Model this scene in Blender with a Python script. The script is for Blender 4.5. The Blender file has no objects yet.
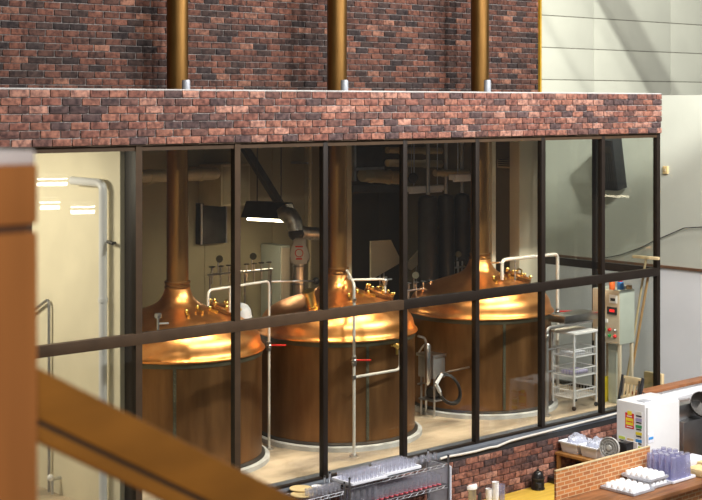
import bpy, bmesh, math, random
from mathutils import Vector, Matrix
random.seed(7)
S = bpy.context.scene
COL = S.collection
R = math.radians
# ------------------------------------------------------------------ the camera: X runs along the glass front, Y into the brewery
CX, CY, CZ = -6.119, -11.633, 5.5
FX = 1420.0
AX = (0.7475, -0.6643)      # camera right
AF = (0.6643, 0.7475)       # camera forward
def ray(u, v):
    k = (u - 351) / FX
    return Vector((AX[0]*k + AF[0], AX[1]*k + AF[1], -(v - 104) / FX))
def PY(u, v, Y):
    d = ray(u, v); return Vector((CX, CY, CZ)) + d * ((Y - CY) / d.y)
def PX(u, v, X):
    d = ray(u, v); return Vector((CX, CY, CZ)) + d * ((X - CX) / d.x)
def PZ(u, v, Z):
    d = ray(u, v); return Vector((CX, CY, CZ)) + d * ((Z - CZ) / d.z)
def PD(u, v, D):
    return Vector((CX, CY, CZ)) + ray(u, v) * D

# ------------------------------------------------------------------ materials
MATS = {}
def new_mat(name):
    m = bpy.data.materials.new(name); m.use_nodes = True
    nt = m.node_tree
    return m, nt, nt.nodes['Principled BSDF']
def noise_mix(nt, bsdf, c1, c2, scale, stretch=(1,1,1), detail=4, lo=.35, hi=.65, coord='Object'):
    tc = nt.nodes.new('ShaderNodeTexCoord'); mp = nt.nodes.new('ShaderNodeMapping')
    mp.inputs['Scale'].default_value = stretch
    nz = nt.nodes.new('ShaderNodeTexNoise'); nz.inputs['Scale'].default_value = scale; nz.inputs['Detail'].default_value = detail
    rp = nt.nodes.new('ShaderNodeValToRGB')
    rp.color_ramp.elements[0].position = lo; rp.color_ramp.elements[0].color = (*c1, 1)
    rp.color_ramp.elements[1].position = hi; rp.color_ramp.elements[1].color = (*c2, 1)
    nt.links.new(tc.outputs[coord], mp.inputs[0]); nt.links.new(mp.outputs[0], nz.inputs[0])
    nt.links.new(nz.outputs['Fac'], rp.inputs[0]); nt.links.new(rp.outputs[0], bsdf.inputs['Base Color'])
    return nz, rp
def bump(nt, bsdf, src, strength, dist=.01):
    b = nt.nodes.new('ShaderNodeBump'); b.inputs['Strength'].default_value = strength; b.inputs['Distance'].default_value = dist
    nt.links.new(src, b.inputs['Height']); nt.links.new(b.outputs[0], bsdf.inputs['Normal'])
def mat(name, col, rough=.5, metal=0., var=.12, scale=6., stretch=(1,1,1), bmp=0., spec=.5):
    m, nt, b = new_mat(name)
    b.inputs['Roughness'].default_value = rough; b.inputs['Metallic'].default_value = metal
    b.inputs['Specular IOR Level'].default_value = spec
    c1 = tuple(max(0, c*(1-var)) for c in col); c2 = tuple(min(1, c*(1+var)) for c in col)
    nz, rp = noise_mix(nt, b, c1, c2, scale, stretch)
    if bmp: bump(nt, b, nz.outputs['Fac'], bmp)
    MATS[name] = m; return m
def mat_brick(name, mul=1.0):
    m, nt, b = new_mat(name)
    b.inputs['Roughness'].default_value = .85; b.inputs['Specular IOR Level'].default_value = .25
    at = nt.nodes.new('ShaderNodeVertexColor'); at.layer_name = 'tone'
    tc = nt.nodes.new('ShaderNodeTexCoord'); nz = nt.nodes.new('ShaderNodeTexNoise')
    nz.inputs['Scale'].default_value = 22; nz.inputs['Detail'].default_value = 5; nz.inputs['Roughness'].default_value = .65
    nt.links.new(tc.outputs['Object'], nz.inputs[0])
    rp = nt.nodes.new('ShaderNodeValToRGB')
    rp.color_ramp.elements[0].position = .36; rp.color_ramp.elements[0].color = (.34*mul, .32*mul, .35*mul, 1)
    rp.color_ramp.elements[1].position = .62; rp.color_ramp.elements[1].color = (1.18*mul, 1.12*mul, 1.05*mul, 1)
    mx = nt.nodes.new('ShaderNodeMix'); mx.data_type = 'RGBA'; mx.blend_type = 'MULTIPLY'; mx.inputs[0].default_value = 1
    nt.links.new(nz.outputs['Fac'], rp.inputs[0]); nt.links.new(at.outputs['Color'], mx.inputs[6]); nt.links.new(rp.outputs[0], mx.inputs[7])
    nt.links.new(mx.outputs[2], b.inputs['Base Color'])
    bump(nt, b, nz.outputs['Fac'], .5, .006)
    MATS[name] = m; return m
def mat_emit(name, col, strength):
    m, nt, b = new_mat(name)
    b.inputs['Base Color'].default_value = (*col, 1)
    b.inputs['Emission Color'].default_value = (*col, 1); b.inputs['Emission Strength'].default_value = strength
    MATS[name] = m; return m
def mat_glass(name, tint=(1,1,1), body=0.0, body_col=(.8,.82,.9), refl=1.0, rough=0.0):
    m = bpy.data.materials.new(name); m.use_nodes = True; nt = m.node_tree; nt.nodes.clear()
    out = nt.nodes.new('ShaderNodeOutputMaterial'); tr = nt.nodes.new('ShaderNodeBsdfTransparent'); tr.inputs[0].default_value = (*tint, 1)
    gl = nt.nodes.new('ShaderNodeBsdfGlossy'); gl.inputs['Roughness'].default_value = rough
    lw = nt.nodes.new('ShaderNodeLayerWeight'); lw.inputs[0].default_value = .5
    pw = nt.nodes.new('ShaderNodeMath'); pw.operation = 'POWER'; pw.inputs[1].default_value = 5
    ml = nt.nodes.new('ShaderNodeMath'); ml.operation = 'MULTIPLY_ADD'; ml.inputs[1].default_value = .9*refl; ml.inputs[2].default_value = .04*refl
    nt.links.new(lw.outputs['Facing'], pw.inputs[0]); nt.links.new(pw.outputs[0], ml.inputs[0])
    mx = nt.nodes.new('ShaderNodeMixShader'); nt.links.new(ml.outputs[0], mx.inputs[0]); nt.links.new(gl.outputs[0], mx.inputs[2])
    if body > 0:
        df = nt.nodes.new('ShaderNodeBsdfTranslucent'); df.inputs[0].default_value = (*body_col, 1)
        d2 = nt.nodes.new('ShaderNodeBsdfDiffuse'); d2.inputs[0].default_value = (*body_col, 1)
        ad = nt.nodes.new('ShaderNodeMixShader'); ad.inputs[0].default_value = .5
        nt.links.new(df.outputs[0], ad.inputs[1]); nt.links.new(d2.outputs[0], ad.inputs[2])
        m2 = nt.nodes.new('ShaderNodeMixShader'); m2.inputs[0].default_value = body
        nt.links.new(tr.outputs[0], m2.inputs[1]); nt.links.new(ad.outputs[0], m2.inputs[2]); nt.links.new(m2.outputs[0], mx.inputs[1])
    else:
        nt.links.new(tr.outputs[0], mx.inputs[1])
    nt.links.new(mx.outputs[0], out.inputs[0])
    MATS[name] = m; return m
def mat_copper(name, c1, c2, rough, scale, stretch, bmp, metal=1.0):
    m, nt, b = new_mat(name)
    b.inputs['Metallic'].default_value = metal; b.inputs['Roughness'].default_value = rough
    nz, rp = noise_mix(nt, b, c1, c2, scale, stretch, 5, .3, .7)
    mr = nt.nodes.new('ShaderNodeMapRange'); mr.inputs[3].default_value = rough*.8; mr.inputs[4].default_value = rough*1.3
    nt.links.new(nz.outputs['Fac'], mr.inputs[0]); nt.links.new(mr.outputs[0], b.inputs['Roughness'])
    if bmp: bump(nt, b, nz.outputs['Fac'], bmp, .01)
    MATS[name] = m; return m

mat_brick('brick'); 
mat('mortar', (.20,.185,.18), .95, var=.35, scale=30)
mat('mortar_light', (.36,.34,.33), .95, var=.25, scale=30)
mat('copper_dome_shell', (0,0,0)); MATS.pop('copper_dome_shell')
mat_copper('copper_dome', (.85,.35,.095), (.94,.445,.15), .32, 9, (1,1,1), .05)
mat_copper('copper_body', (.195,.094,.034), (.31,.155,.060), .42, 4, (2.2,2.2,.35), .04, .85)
mat_copper('copper_pipe', (.29,.14,.042), (.42,.21,.065), .36, 5, (3,3,.25), .03)
mat_copper('dark_copper_pipe', (.155,.080,.025), (.25,.138,.044), .42, 5, (3,3,.25), .03)  # darker tone of the same copper pipe, used above the roof
mat_copper('brass', (.85,.60,.15), (.95,.72,.25), .28, 8, (1,1,1), .0)
mat('seam_metal', (.13,.12,.08), .5, .6)
mat('dark_frame', (.016,.011,.008), .45, .0, spec=.3)
mat('brown_frame', (.058,.034,.018), .6, .0, spec=.25)
mat('soffit_brown', (.11,.07,.04), .6)
mat('shaded_wall', (.085,.07,.048), .8, var=.08, scale=2.)  # cream wall with the back corner's shade put into its colour
mat('half_shaded_wall', (.22,.185,.12), .8, var=.06, scale=2.)  # cream wall toned down, part of the shade put into its colour
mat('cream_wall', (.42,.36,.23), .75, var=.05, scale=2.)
mat('cream_bright', (.80,.73,.55), .7, var=.05, scale=2)
mat('panel_white', (.64,.65,.55), .6, var=.03, scale=1.5)
mat('endwall_paint', (.57,.585,.51), .7, var=.04, scale=1.2)
mat('endwall_white', (.88,.89,.92), .6, var=.03, scale=1.2)
mat('joint_dark', (.22,.21,.17), .9)
mat('yellow_trim', (.60,.36,.03), .45, .3)
mat('concrete_floor', (.50,.40,.29), .5, var=.38, scale=1.3, stretch=(1,2.2,1), spec=.5)
mat('plinth_grey', (.50,.50,.49), .8, var=.15, scale=5)
mat('sill_grey', (.10,.115,.14), .6, var=.2)
mat('kitchen_floor', (.055,.048,.042), .7, spec=.2)
mat('dark_ceiling', (.05,.045,.04), .9)
mat('rail_brown', (.16,.085,.05), .5)
mat('wood_orange', (.50,.20,.055), .45, var=.10, scale=3, stretch=(4,4,.4))
mat('wood_rail', (.36,.155,.022), .45, var=.14, scale=4, stretch=(1,1,3))
mat('cap_white', (.88,.84,.88), .5)
mat('wood_counter', (.22,.095,.04), .35, var=.3, scale=5, stretch=(.5,5,1))
mat('wood_shelf', (.36,.17,.05), .5, var=.2, scale=5, stretch=(.5,5,1))
mat('wood_yellow', (.62,.40,.06), .4, var=.1, scale=4, stretch=(.5,5,1))
mat('wood_pale', (.66,.52,.30), .5, var=.15, scale=6, stretch=(1,1,.3))
mat('wood_trim', (.30,.12,.05), .45, var=.15)
mat('white_enamel', (.76,.765,.78), .35, var=.02)
mat('white_pipe', (.60,.57,.52), .4, var=.05)
mat('steel', (.62,.62,.63), .28, 1., var=.08)
mat('steel_dull', (.48,.48,.49), .42, .9, var=.1)
mat('chrome_wire', (.55,.56,.60), .3, 1., var=.05)
mat('black_plastic', (.012,.012,.013), .3)
mat('black_matte', (.02,.02,.022), .7)
mat('dark_metal', (.06,.055,.05), .5, .5)
mat('cream_duct', (.60,.50,.32), .55, var=.06)
mat('silver_foil', (.62,.60,.56), .38, .9, var=.25, scale=14, bmp=.6)
mat('red_lever', (.75,.04,.03), .4)
mat('blue_paint', (.03,.22,.65), .4)
mat('orange_can', (.85,.17,.03), .4)
mat('tape_brown', (.50,.30,.13), .5)
mat('panel_beige', (.66,.56,.42), .5, var=.04)
mat('panel_green', (.50,.54,.48), .5, var=.05)
mat('grey_can', (.42,.45,.50), .4, .3)
mat('speaker_black', (.006,.007,.009), .6)
mat('paper_white', (.86,.86,.87), .6, var=.02)
mat('cup_white', (.88,.88,.90), .4, var=.02)
mat('tray_white', (.82,.84,.92), .4, var=.03)
mat('tray_grey', (.50,.52,.58), .4, .2)
mat('basket_white', (.80,.82,.86), .5, var=.03)
mat('fan_grey', (.52,.52,.49), .5)
mat('towel_cream', (.74,.55,.28), .9, var=.15)
mat('plate_tan', (.66,.50,.24), .5)
mat('pink_glass_base', (.85,.16,.20), .3)
mat('sticker_red', (.75,.03,.03), .5); mat('sticker_yellow', (.88,.72,.03), .5); mat('sticker_green', (.04,.36,.10), .5)
mat('sticker_blue', (.05,.30,.70), .5); mat('sticker_lime', (.62,.74,.10), .5); mat('ink_black', (.02,.02,.02), .6); mat('sticker_white', (.80,.80,.74), .5)
mat('hose_black', (.015,.014,.014), .45)
mat('cable_black', (.03,.03,.03), .6)
mat('purple_paint', (.42,.38,.62), .5)
mat_glass('window_glass', (.93,.94,.92))
mat_glass('glassware', (.96,.96,.98), .15, (.86,.88,.95), 2.4)
mat_glass('lilac_plastic', (.90,.90,.96), .26, (.66,.66,.86), 1.6, .1)
mat_glass('bag_white', (.95,.93,.9), .8, (.88,.84,.78), 1.2, .2)
mat_glass('bag_film', (.92,.93,.97), .42, (.82,.85,.95), 1.6, .15)
mat_emit('tube_warm', (1.0,.86,.62), 9.)
mat_emit('tube_white', (1.0,.97,.90), 22.)
mat_emit('lamp_face', (1.0,.93,.82), 6.)
mat_emit('led_red', (1,.02,.02), .7)
# printed brick board
m, nt, b = new_mat('printed_brick'); b.inputs['Roughness'].default_value = .6
tc = nt.nodes.new('ShaderNodeTexCoord'); mp = nt.nodes.new('ShaderNodeMapping'); mp.inputs['Rotation'].default_value = (R(90),0,0)
bt = nt.nodes.new('ShaderNodeTexBrick'); bt.inputs['Scale'].default_value = 1.0
bt.inputs['Color1'].default_value = (.62,.24,.075,1); bt.inputs['Color2'].default_value = (.42,.15,.05,1); bt.inputs['Mortar'].default_value = (.66,.46,.26,1)
bt.inputs['Mortar Size'].default_value = .006; bt.inputs['Brick Width'].default_value = .13; bt.inputs['Row Height'].default_value = .048
nt.links.new(tc.outputs['Object'], mp.inputs[0]); nt.links.new(mp.outputs[0], bt.inputs[0]); nt.links.new(bt.outputs[0], b.inputs['Base Color'])
MATS['printed_brick'] = m

# ------------------------------------------------------------------ mesh building
class MB:
    def __init__(s): s.v = []; s.f = []; s.c = []; s.col = None
    def face(s, idx): s.f.append(idx); s.c.append(s.col)
    def box(s, x0, x1, y0, y1, z0, z1):
        return s.obox(((x0+x1)/2,(y0+y1)/2,(z0+z1)/2), (abs(x1-x0),abs(y1-y0),abs(z1-z0)))
    def obox(s, c, size, M=None):
        n = len(s.v); c = Vector(c)
        for dz in (-.5,.5):
            for dx, dy in ((-.5,-.5),(.5,-.5),(.5,.5),(-.5,.5)):
                p = Vector((dx*size[0], dy*size[1], dz*size[2]))
                if M is not None: p = M @ p
                s.v.append(c + p)
        for q in ((3,2,1,0),(4,5,6,7),(0,1,5,4),(1,2,6,5),(2,3,7,6),(3,0,4,7)): s.face([n+i for i in q])
        return s
    def beam(s, a, b, w, h, up=(0,0,1)):
        a, b = Vector(a), Vector(b); d = (b-a); L = d.length; d.normalize()
        up = Vector(up); side = d.cross(up)
        if side.length < 1e-4: side = d.cross(Vector((1,0,0)))
        side.normalize(); u2 = side.cross(d)
        M = Matrix((d, side, u2)).transposed()
        return s.obox((a+b)/2, (L, w, h), M)
    def tube(s, pts, r, n=10, caps=True):
        pts = [Vector(p) for p in pts]; rs = r if isinstance(r, (list, tuple)) else [r]*len(pts)
        t0 = (pts[1]-pts[0]).normalized(); ref = Vector((0,0,1)) if abs(t0.z) < .9 else Vector((1,0,0))
        nrm = t0.cross(ref).normalized(); rings = []
        for i, p in enumerate(pts):
            if i == 0: t = t0
            elif i == len(pts)-1: t = (pts[i]-pts[i-1]).normalized()
            else: t = ((pts[i]-pts[i-1]).normalized() + (pts[i+1]-pts[i]).normalized()).normalized()
            nrm = (nrm - t*nrm.dot(t)).normalized(); bi = t.cross(nrm)
            base = len(s.v); rings.append(base)
            for j in range(n):
                a = 2*math.pi*j/n; s.v.append(p + (nrm*math.cos(a) + bi*math.sin(a))*rs[i])
        for a, b in zip(rings, rings[1:]):
            for j in range(n): s.face([a+j, a+(j+1)%n, b+(j+1)%n, b+j])
        if caps: s.face([rings[0]+j for j in range(n)][::-1]); s.face([rings[-1]+j for j in range(n)])
        return s
    def pipe(s, pts, r, n=10, bend=.07):
        pts = [Vector(p) for p in pts]; out = [pts[0]]
        for a, p, b in zip(pts, pts[1:], pts[2:]):
            q = min(bend, (p-a).length*.45, (b-p).length*.45)
            p0 = p + (a-p).normalized()*q; p1 = p + (b-p).normalized()*q
            for i in range(6):
                t = i/5; out.append(p0*(1-t)**2 + p*2*t*(1-t) + p1*t*t)
        out.append(pts[-1]); return s.tube(out, r, n)
    def lathe(s, prof, c=(0,0,0), n=40, axis=None):
        c = Vector(c); M = None
        if axis is not None: M = Vector((0,0,1)).rotation_difference(Vector(axis)).to_matrix()
        rings = []
        for r, z in prof:
            base = len(s.v)
            if r < 1e-6:
                p = Vector((0,0,z)); s.v.append(c + (M @ p if M else p)); rings.append((base, 1))
            else:
                for j in range(n):
                    a = 2*math.pi*j/n; p = Vector((r*math.cos(a), r*math.sin(a), z)); s.v.append(c + (M @ p if M else p))
                rings.append((base, n))
        for (a, na), (b, nb) in zip(rings, rings[1:]):
            for j in range(n):
                k = (j+1) % n
                if na == 1 and nb == 1: continue
                if na == 1: s.face([a, b+k, b+j])
                elif nb == 1: s.face([a+j, a+k, b])
                else: s.face([a+j, a+k, b+k, b+j])
        return s
    def cyl(s, a, b, r, n=20): return s.tube([a, b], r, n)
    def torus(s, c, R0, r, axis=(0,0,1), n=28, m=8, sx=1., sy=1.):
        M = Vector((0,0,1)).rotation_difference(Vector(axis)).to_matrix(); base = len(s.v); c = Vector(c)
        for i in range(n):
            a = 2*math.pi*i/n
            for j in range(m):
                b = 2*math.pi*j/m; rr = R0 + r*math.cos(b)
                s.v.append(c + M @ Vector((rr*math.cos(a)*sx, rr*math.sin(a)*sy, r*math.sin(b))))
        for i in range(n):
            for j in range(m):
                s.face([base+i*m+j, base+((i+1)%n)*m+j, base+((i+1)%n)*m+(j+1)%m, base+i*m+(j+1)%m])
        return s
    def ball(s, c, r, sc=(1,1,1), n=14, m=8):
        base = len(s.v); c = Vector(c); rings = []
        for i in range(m+1):
            ph = math.pi*i/m - math.pi/2; rr = math.cos(ph)*r; z = math.sin(ph)*r
            if i in (0, m): s.v.append(c + Vector((0,0,z*sc[2]))); rings.append((len(s.v)-1, 1))
            else:
                b0 = len(s.v)
                for j in range(n):
                    a = 2*math.pi*j/n; s.v.append(c + Vector((rr*math.cos(a)*sc[0], rr*math.sin(a)*sc[1], z*sc[2])))
                rings.append((b0, n))
        for (a, na), (b, nb) in zip(rings, rings[1:]):
            for j in range(n):
                k = (j+1) % n
                if na == 1: s.face([a, b+k, b+j])
                elif nb == 1: s.face([a+j, a+k, b])
                else: s.face([a+j, a+k, b+k, b+j])
        return s
    def build(s, name, mt, parent=None, bevel=0., angle=35, origin=None):
        me = bpy.data.meshes.new(name)
        if origin is None:
            if parent is not None: org = Vector(parent['_org']) if '_org' in parent else parent.location.copy()
            else:
                xs = [p[0] for p in s.v]; ys = [p[1] for p in s.v]; zs = [p[2] for p in s.v]
                org = Vector(((min(xs)+max(xs))/2, (min(ys)+max(ys))/2, min(zs)))
        else: org = Vector(origin)
        me.from_pydata([tuple(Vector(p)-org) for p in s.v], [], s.f)
        if any(c is not None for c in s.c):
            at = me.color_attributes.new('tone', 'FLOAT_COLOR', 'CORNER'); i = 0
            for p, c in zip(me.polygons, s.c):
                c = c or (.3,.3,.3)
                for li in p.loop_indices: at.data[li].color = (*c, 1)
        bm = bmesh.new(); bm.from_mesh(me)
        bmesh.ops.recalc_face_normals(bm, faces=bm.faces)
        if bevel: bmesh.ops.bevel(bm, geom=[e for e in bm.edges if len(e.link_faces) == 2 and e.calc_face_angle(0) > .5], offset=bevel, segments=2, affect='EDGES', profile=.6)
        bm.to_mesh(me); bm.free()
        me.polygons.foreach_set('use_smooth', [True]*len(me.polygons)); me.set_sharp_from_angle(angle=R(angle))
        me.materials.append(MATS[mt])
        o = bpy.data.objects.new(name, me); COL.objects.link(o)
        if parent is not None:
            o.parent = parent
            if '_org' in parent or parent.type == 'MESH': pass
            o.location = (0,0,0)
            if parent.type == 'MESH':      # sub-part: same origin as its part
                pass
        else: o.location = org
        return o
ROOTORG = {}
def thing(name, loc, label, cat, group=None):
    o = bpy.data.objects.new(name, None); COL.objects.link(o); o.location = loc; o.empty_display_size = .1
    o['label'] = label; o['category'] = cat
    if group: o['group'] = group
    return o
def part(mb, name, mt, root, sub=None, bevel=0., angle=35, label=None):
    """one mesh under a thing (root Empty), or under a part of it (sub); coordinates are the place's own"""
    o = mb.build(name, mt, None, bevel, angle, origin=root.location)
    o.parent = sub if sub is not None else root
    o.location = (0,0,0)
    if label: o['label'] = label
    return o
def single(mb, name, mt, label, cat, group=None, bevel=0., angle=35):
    o = mb.build(name, mt, None, bevel, angle); o['label'] = label; o['category'] = cat
    if group: o['group'] = group
    return o
def struct(mb, name, mt, parent=None, bevel=0., angle=35):
    if parent is not None: return part(mb, name, mt, parent, None, bevel, angle)
    o = mb.build(name, mt, None, bevel, angle); o['kind'] = 'structure'; return o
def struct_root(name, loc):
    o = bpy.data.objects.new(name, None); COL.objects.link(o); o.location = loc; o['kind'] = 'structure'; return o
def dup(root, loc, rz=None, label=None, group=None):
    r = root.copy(); COL.objects.link(r); r.location = loc
    if rz is not None: r.rotation_euler = (0,0,rz)
    if label: r['label'] = label
    if group: r['group'] = group
    for ch in list(root.children):
        c = ch.copy(); COL.objects.link(c); c.parent = r
        for g in list(ch.children):
            d = g.copy(); COL.objects.link(d); d.parent = c
    return r

# ------------------------------------------------------------------ bricks
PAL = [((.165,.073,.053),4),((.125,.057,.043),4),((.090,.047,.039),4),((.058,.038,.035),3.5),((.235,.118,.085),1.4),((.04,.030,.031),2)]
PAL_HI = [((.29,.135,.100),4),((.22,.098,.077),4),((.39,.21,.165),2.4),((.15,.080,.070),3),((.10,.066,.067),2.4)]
def pick(pal):
    t = random.uniform(0, sum(w for _, w in pal))
    for c, w in pal:
        t -= w
        if t <= 0: break
    k = random.uniform(.86, 1.14); return tuple(x*k for x in c)
def bricks_y(mb, X0, X1, Z0, Z1, Y, pal, bw=.21, bh=.0757, mj=.010, dep=.012):
    rows = round((Z1-Z0)/bh); bh = (Z1-Z0)/rows
    for r in range(rows):
        x = X0 - (0 if r % 2 == 0 else bw/2) - random.uniform(0, .05)
        while x < X1:
            a = max(x+mj/2, X0); b = min(x+bw*random.uniform(.97,1.0)-mj/2, X1); x += bw
            if b-a < .02: continue
            mb.col = pick(pal); y = Y - random.uniform(0, .003); j = random.uniform(-.0015,.0015)
            mb.box(a, b, y-dep, Y+.004, Z0+r*bh+mj/2+j, Z0+(r+1)*bh-mj/2+j)
    mb.col = None
def bricks_x(mb, Y0, Y1, Z0, Z1, X, pal, sgn, bw=.21, bh=.0757, mj=.010, dep=.012):
    rows = round((Z1-Z0)/bh); bh = (Z1-Z0)/rows
    for r in range(rows):
        y = Y0 - (0 if r % 2 else bw/2)
        while y < Y1:
            a = max(y+mj/2, Y0); b = min(y+bw-mj/2, Y1); y += bw
            if b-a < .02: continue
            mb.col = pick(pal); mb.box(min(X-.004*sgn, X+dep*sgn), max(X-.004*sgn, X+dep*sgn), a, b, Z0+r*bh+mj/2, Z0+(r+1)*bh-mj/2)
    mb.col = None

# ================================================================== THE SETTING
XL, XR = -4.5, 9.86
FZ0, FZ1 = 5.105, 5.635
FLR = 1.45                       # brewery floor
# fascia
ro = struct_root('wall_fascia', (4, 0, FZ0))
struct(MB().box(XL, XR-.012, .0, .14, FZ0+.012, FZ1), 'core', 'mortar_light', ro)
mb = MB(); bricks_y(mb, XL, XR, FZ0, FZ1, 0, PAL_HI); bricks_x(mb, 0.0, .14, FZ0, FZ1, XR-.012, PAL_HI, 1)
struct(mb, 'brick_face', 'brick', ro, bevel=.003)
struct(MB().box(XL, XR, -.005, .16, FZ1, FZ1+.012), 'coping', 'plinth_grey', ro)
struct(MB().box(XL, XR, .0, .30, FZ0-.006, FZ0+.012), 'soffit', 'soffit_brown', ro)
# kettles along X
KY = 1.6
KX = [3.155, 5.41, 7.98]; KYS = [1.78, 1.6, 1.6]
# roof of the glass front, left open where the three chimneys pass
mb = MB(); z0, z1 = 5.30, 5.56; g = .16; gy0, gy1 = 1.43, 1.95
mb.box(XL, 9.84, .16, gy0, z0, z1); mb.box(XL, 9.84, gy1, 2.14, z0, z1)
xs = [XL] + [q for k in KX for q in (k-g, k+g)] + [9.84]
for i in range(0, len(xs), 2): mb.box(xs[i], xs[i+1], gy0, gy1, z0, z1)
struct(mb, 'ceiling_front', 'dark_ceiling')
# upper wall set back behind the chimneys
ro = struct_root('wall_upper', (4, 2.2, 5.56))
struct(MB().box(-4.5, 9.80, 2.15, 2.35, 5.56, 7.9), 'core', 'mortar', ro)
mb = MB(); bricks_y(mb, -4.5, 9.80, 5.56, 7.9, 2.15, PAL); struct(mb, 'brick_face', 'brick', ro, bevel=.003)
struct(MB().box(9.80, 9.835, 2.10, 2.37, 5.56, 7.9), 'trim_1', 'yellow_trim')
# kitchen brick wall under the glass
ro = struct_root('wall_kitchen', (4, 0, 0))
struct(MB().box(-4.5, 9.82, -.055, .12, 0, 1.335), 'core', 'mortar', ro)
mb = MB(); bricks_y(mb, -4.5, 9.82, 0.05, 1.335, -.055, PAL_HI); struct(mb, 'brick_face', 'brick', ro, bevel=.003)
struct(MB().box(-4.5, 9.84, -.06, .03, 1.335, 1.40), 'trim_2', 'black_matte')
struct(MB().box(-4.5, 9.84, -.07, .26, 1.40, 1.447), 'trim_3', 'sill_grey', bevel=.006)
# floors
struct(MB().box(1.45, 9.84, .26, 6.1, 1.25, FLR), 'floor_brewery', 'concrete_floor')
struct(MB().box(-4.5, 1.45, .26, 6.1, 1.25, FLR), 'floor_side_room', 'concrete_floor')
struct(MB().box(-9, 22, -14, 6.1, -.1, 0), 'floor_hall', 'kitchen_floor')
# glazing
def bar(mb, x, w=.068, d=.06, y=.02, z0=1.447, z1=FZ0-.006): mb.box(x-w/2, x+w/2, y, y+d, z0, z1)
GX = [1.486 + 1.193*i for i in range(-5, 8)]
wf = struct_root('window_1', (4.2, .05, 1.447))
for i, x in enumerate(GX):
    m_ = MB(); bar(m_, x, .07 if i in (5, 12) else .066, .20 if i == 5 else .07, .02)
    struct(m_, 'mullion', 'dark_frame', wf, bevel=.004)
    if i < 7: struct(MB().box(x-.036, x+.036, .014, .0205, 1.447, FZ0-.006), 'mullion_cover', 'brown_frame', wf)
struct(MB().box(XL, XR-.01, .025, .085, FZ0-.06, FZ0-.006), 'header_rail', 'brown_frame', wf)
TZ0, TZ1 = 3.165, 3.275
for a, b, mt in ((XL, GX[8]-.03, 'brown_frame'), (GX[8]-.03, 9.83, 'dark_frame')):
    struct(MB().box(a, b, .012, .082, TZ0, TZ1), 'transom', mt, wf, bevel=.004)
struct(MB().box(XL, 9.83, .025, .085, 1.447, 1.47), 'sill_rail', 'dark_frame', wf)
for a, b in zip(GX, GX[1:]):
    struct(MB().box(a+.03, b-.03, .05, .058, 1.46, TZ0+.02), 'lower_pane', 'window_glass', wf)
    struct(MB().box(a+.03, b-.03, .05, .058, TZ1-.02, FZ0-.03), 'upper_pane', 'window_glass', wf)
ws = struct_root('window_2', (9.79, 1.1, 1.447))
SY = [1.10, 2.08]
for y in SY: struct(MB().box(9.79, 9.86, y-.034, y+.034, 1.447, 5.30), 'mullion', 'dark_frame', ws, bevel=.004)
struct(MB().box(9.79, 9.86, .09, 2.12, TZ0, TZ1), 'transom', 'dark_frame', ws, bevel=.004)
struct(MB().box(9.79, 9.86, .09, 2.12, FZ0-.06, 5.30), 'header_rail', 'dark_frame', ws)
struct(MB().box(9.79, 9.86, .09, 2.12, 1.447, 1.50), 'sill_rail', 'dark_frame', ws)
for a, b in ((.09, 1.07), (1.13, 2.05)):
    struct(MB().box(9.821, 9.829, a, b, 1.49, TZ0+.02), 'lower_pane', 'window_glass', ws)
    struct(MB().box(9.821, 9.829, a, b, TZ1-.02, FZ0-.05), 'upper_pane', 'window_glass', ws)
# brewery walls
def panel_wall_y(X0, X1, Y, z0, z1, dx, dz, mt, name, gap=.012, x_first=None, z_first=None):
    ro = struct_root(name, ((X0+X1)/2, Y, z0)); mb = MB()
    xs = [X0]; x = X0 + dx if x_first is None else x_first
    while x < X1: xs.append(x); x += dx
    xs.append(X1); zs = [z0]; z = z0 + dz if z_first is None else z_first
    while z < z1: zs.append(z); z += dz
    zs.append(z1)
    for a, b in zip(xs, xs[1:]):
        for c, d in zip(zs, zs[1:]): mb.box(a+gap/4, b-gap/4, Y-.02, Y+.01, c+gap/2, d-gap/2)
    struct(MB().box(X0, X1, Y, Y+.1, z0, z1), 'backing', 'joint_dark', ro)
    struct(mb, 'wall_panels', mt, ro, bevel=.003); return ro
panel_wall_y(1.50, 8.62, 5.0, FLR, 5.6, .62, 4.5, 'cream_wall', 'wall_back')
panel_wall_y(8.62, 9.84, 5.0, FLR, 5.6, .62, 4.5, 'shaded_wall', 'wall_back_right')
struct(MB().box(1.41, 1.50, .235, 5.1, FLR, 5.28), 'wall_partition', 'cream_bright')
struct(MB().box(-4.5, 9.84, 2.35, 6.1, 5.62, 5.75), 'ceiling_brewery', 'dark_ceiling')
struct(MB().box(9.72, 9.84, 2.36, 5.0, FLR, 5.62), 'wall_right', 'half_shaded_wall')
struct(MB().box(-4.5, 1.40, 5.0, 5.1, FLR, 5.6), 'wall_side_room', 'cream_bright')
struct(MB().box(9.40, 9.835, 2.15, 2.34, FLR, 5.30), 'wall_column', 'cream_bright', bevel=.005)
struct(MB().box(8.87, 8.95, 2.2, 2.28, FLR, 5.28), 'trim_4', 'cream_bright')
struct(MB().box(6.06, 6.15, 2.16, 2.24, FLR, 5.28), 'trim_5', 'cream_wall')
# hall walls on the right: the tall panelled wall and the lower end wall with its rail
panel_wall_y(9.86, 22, 5.55, 0, 9.5, 2.45, .592, 'panel_white', 'wall_hall', .016, 12.88, 5.95-.592*9)
struct(MB().box(12.0, 12.15, -.6, 5.5, 3.02, 5.635), 'wall_end', 'endwall_paint')
struct(MB().box(11.985, 12.15, -.6, 5.5, 0, 2.98), 'wall_end_lower', 'endwall_white')
struct(MB().box(11.96, 12.15, -.6, 5.5, 2.98, 3.02), 'trim_6', 'rail_brown')

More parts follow.
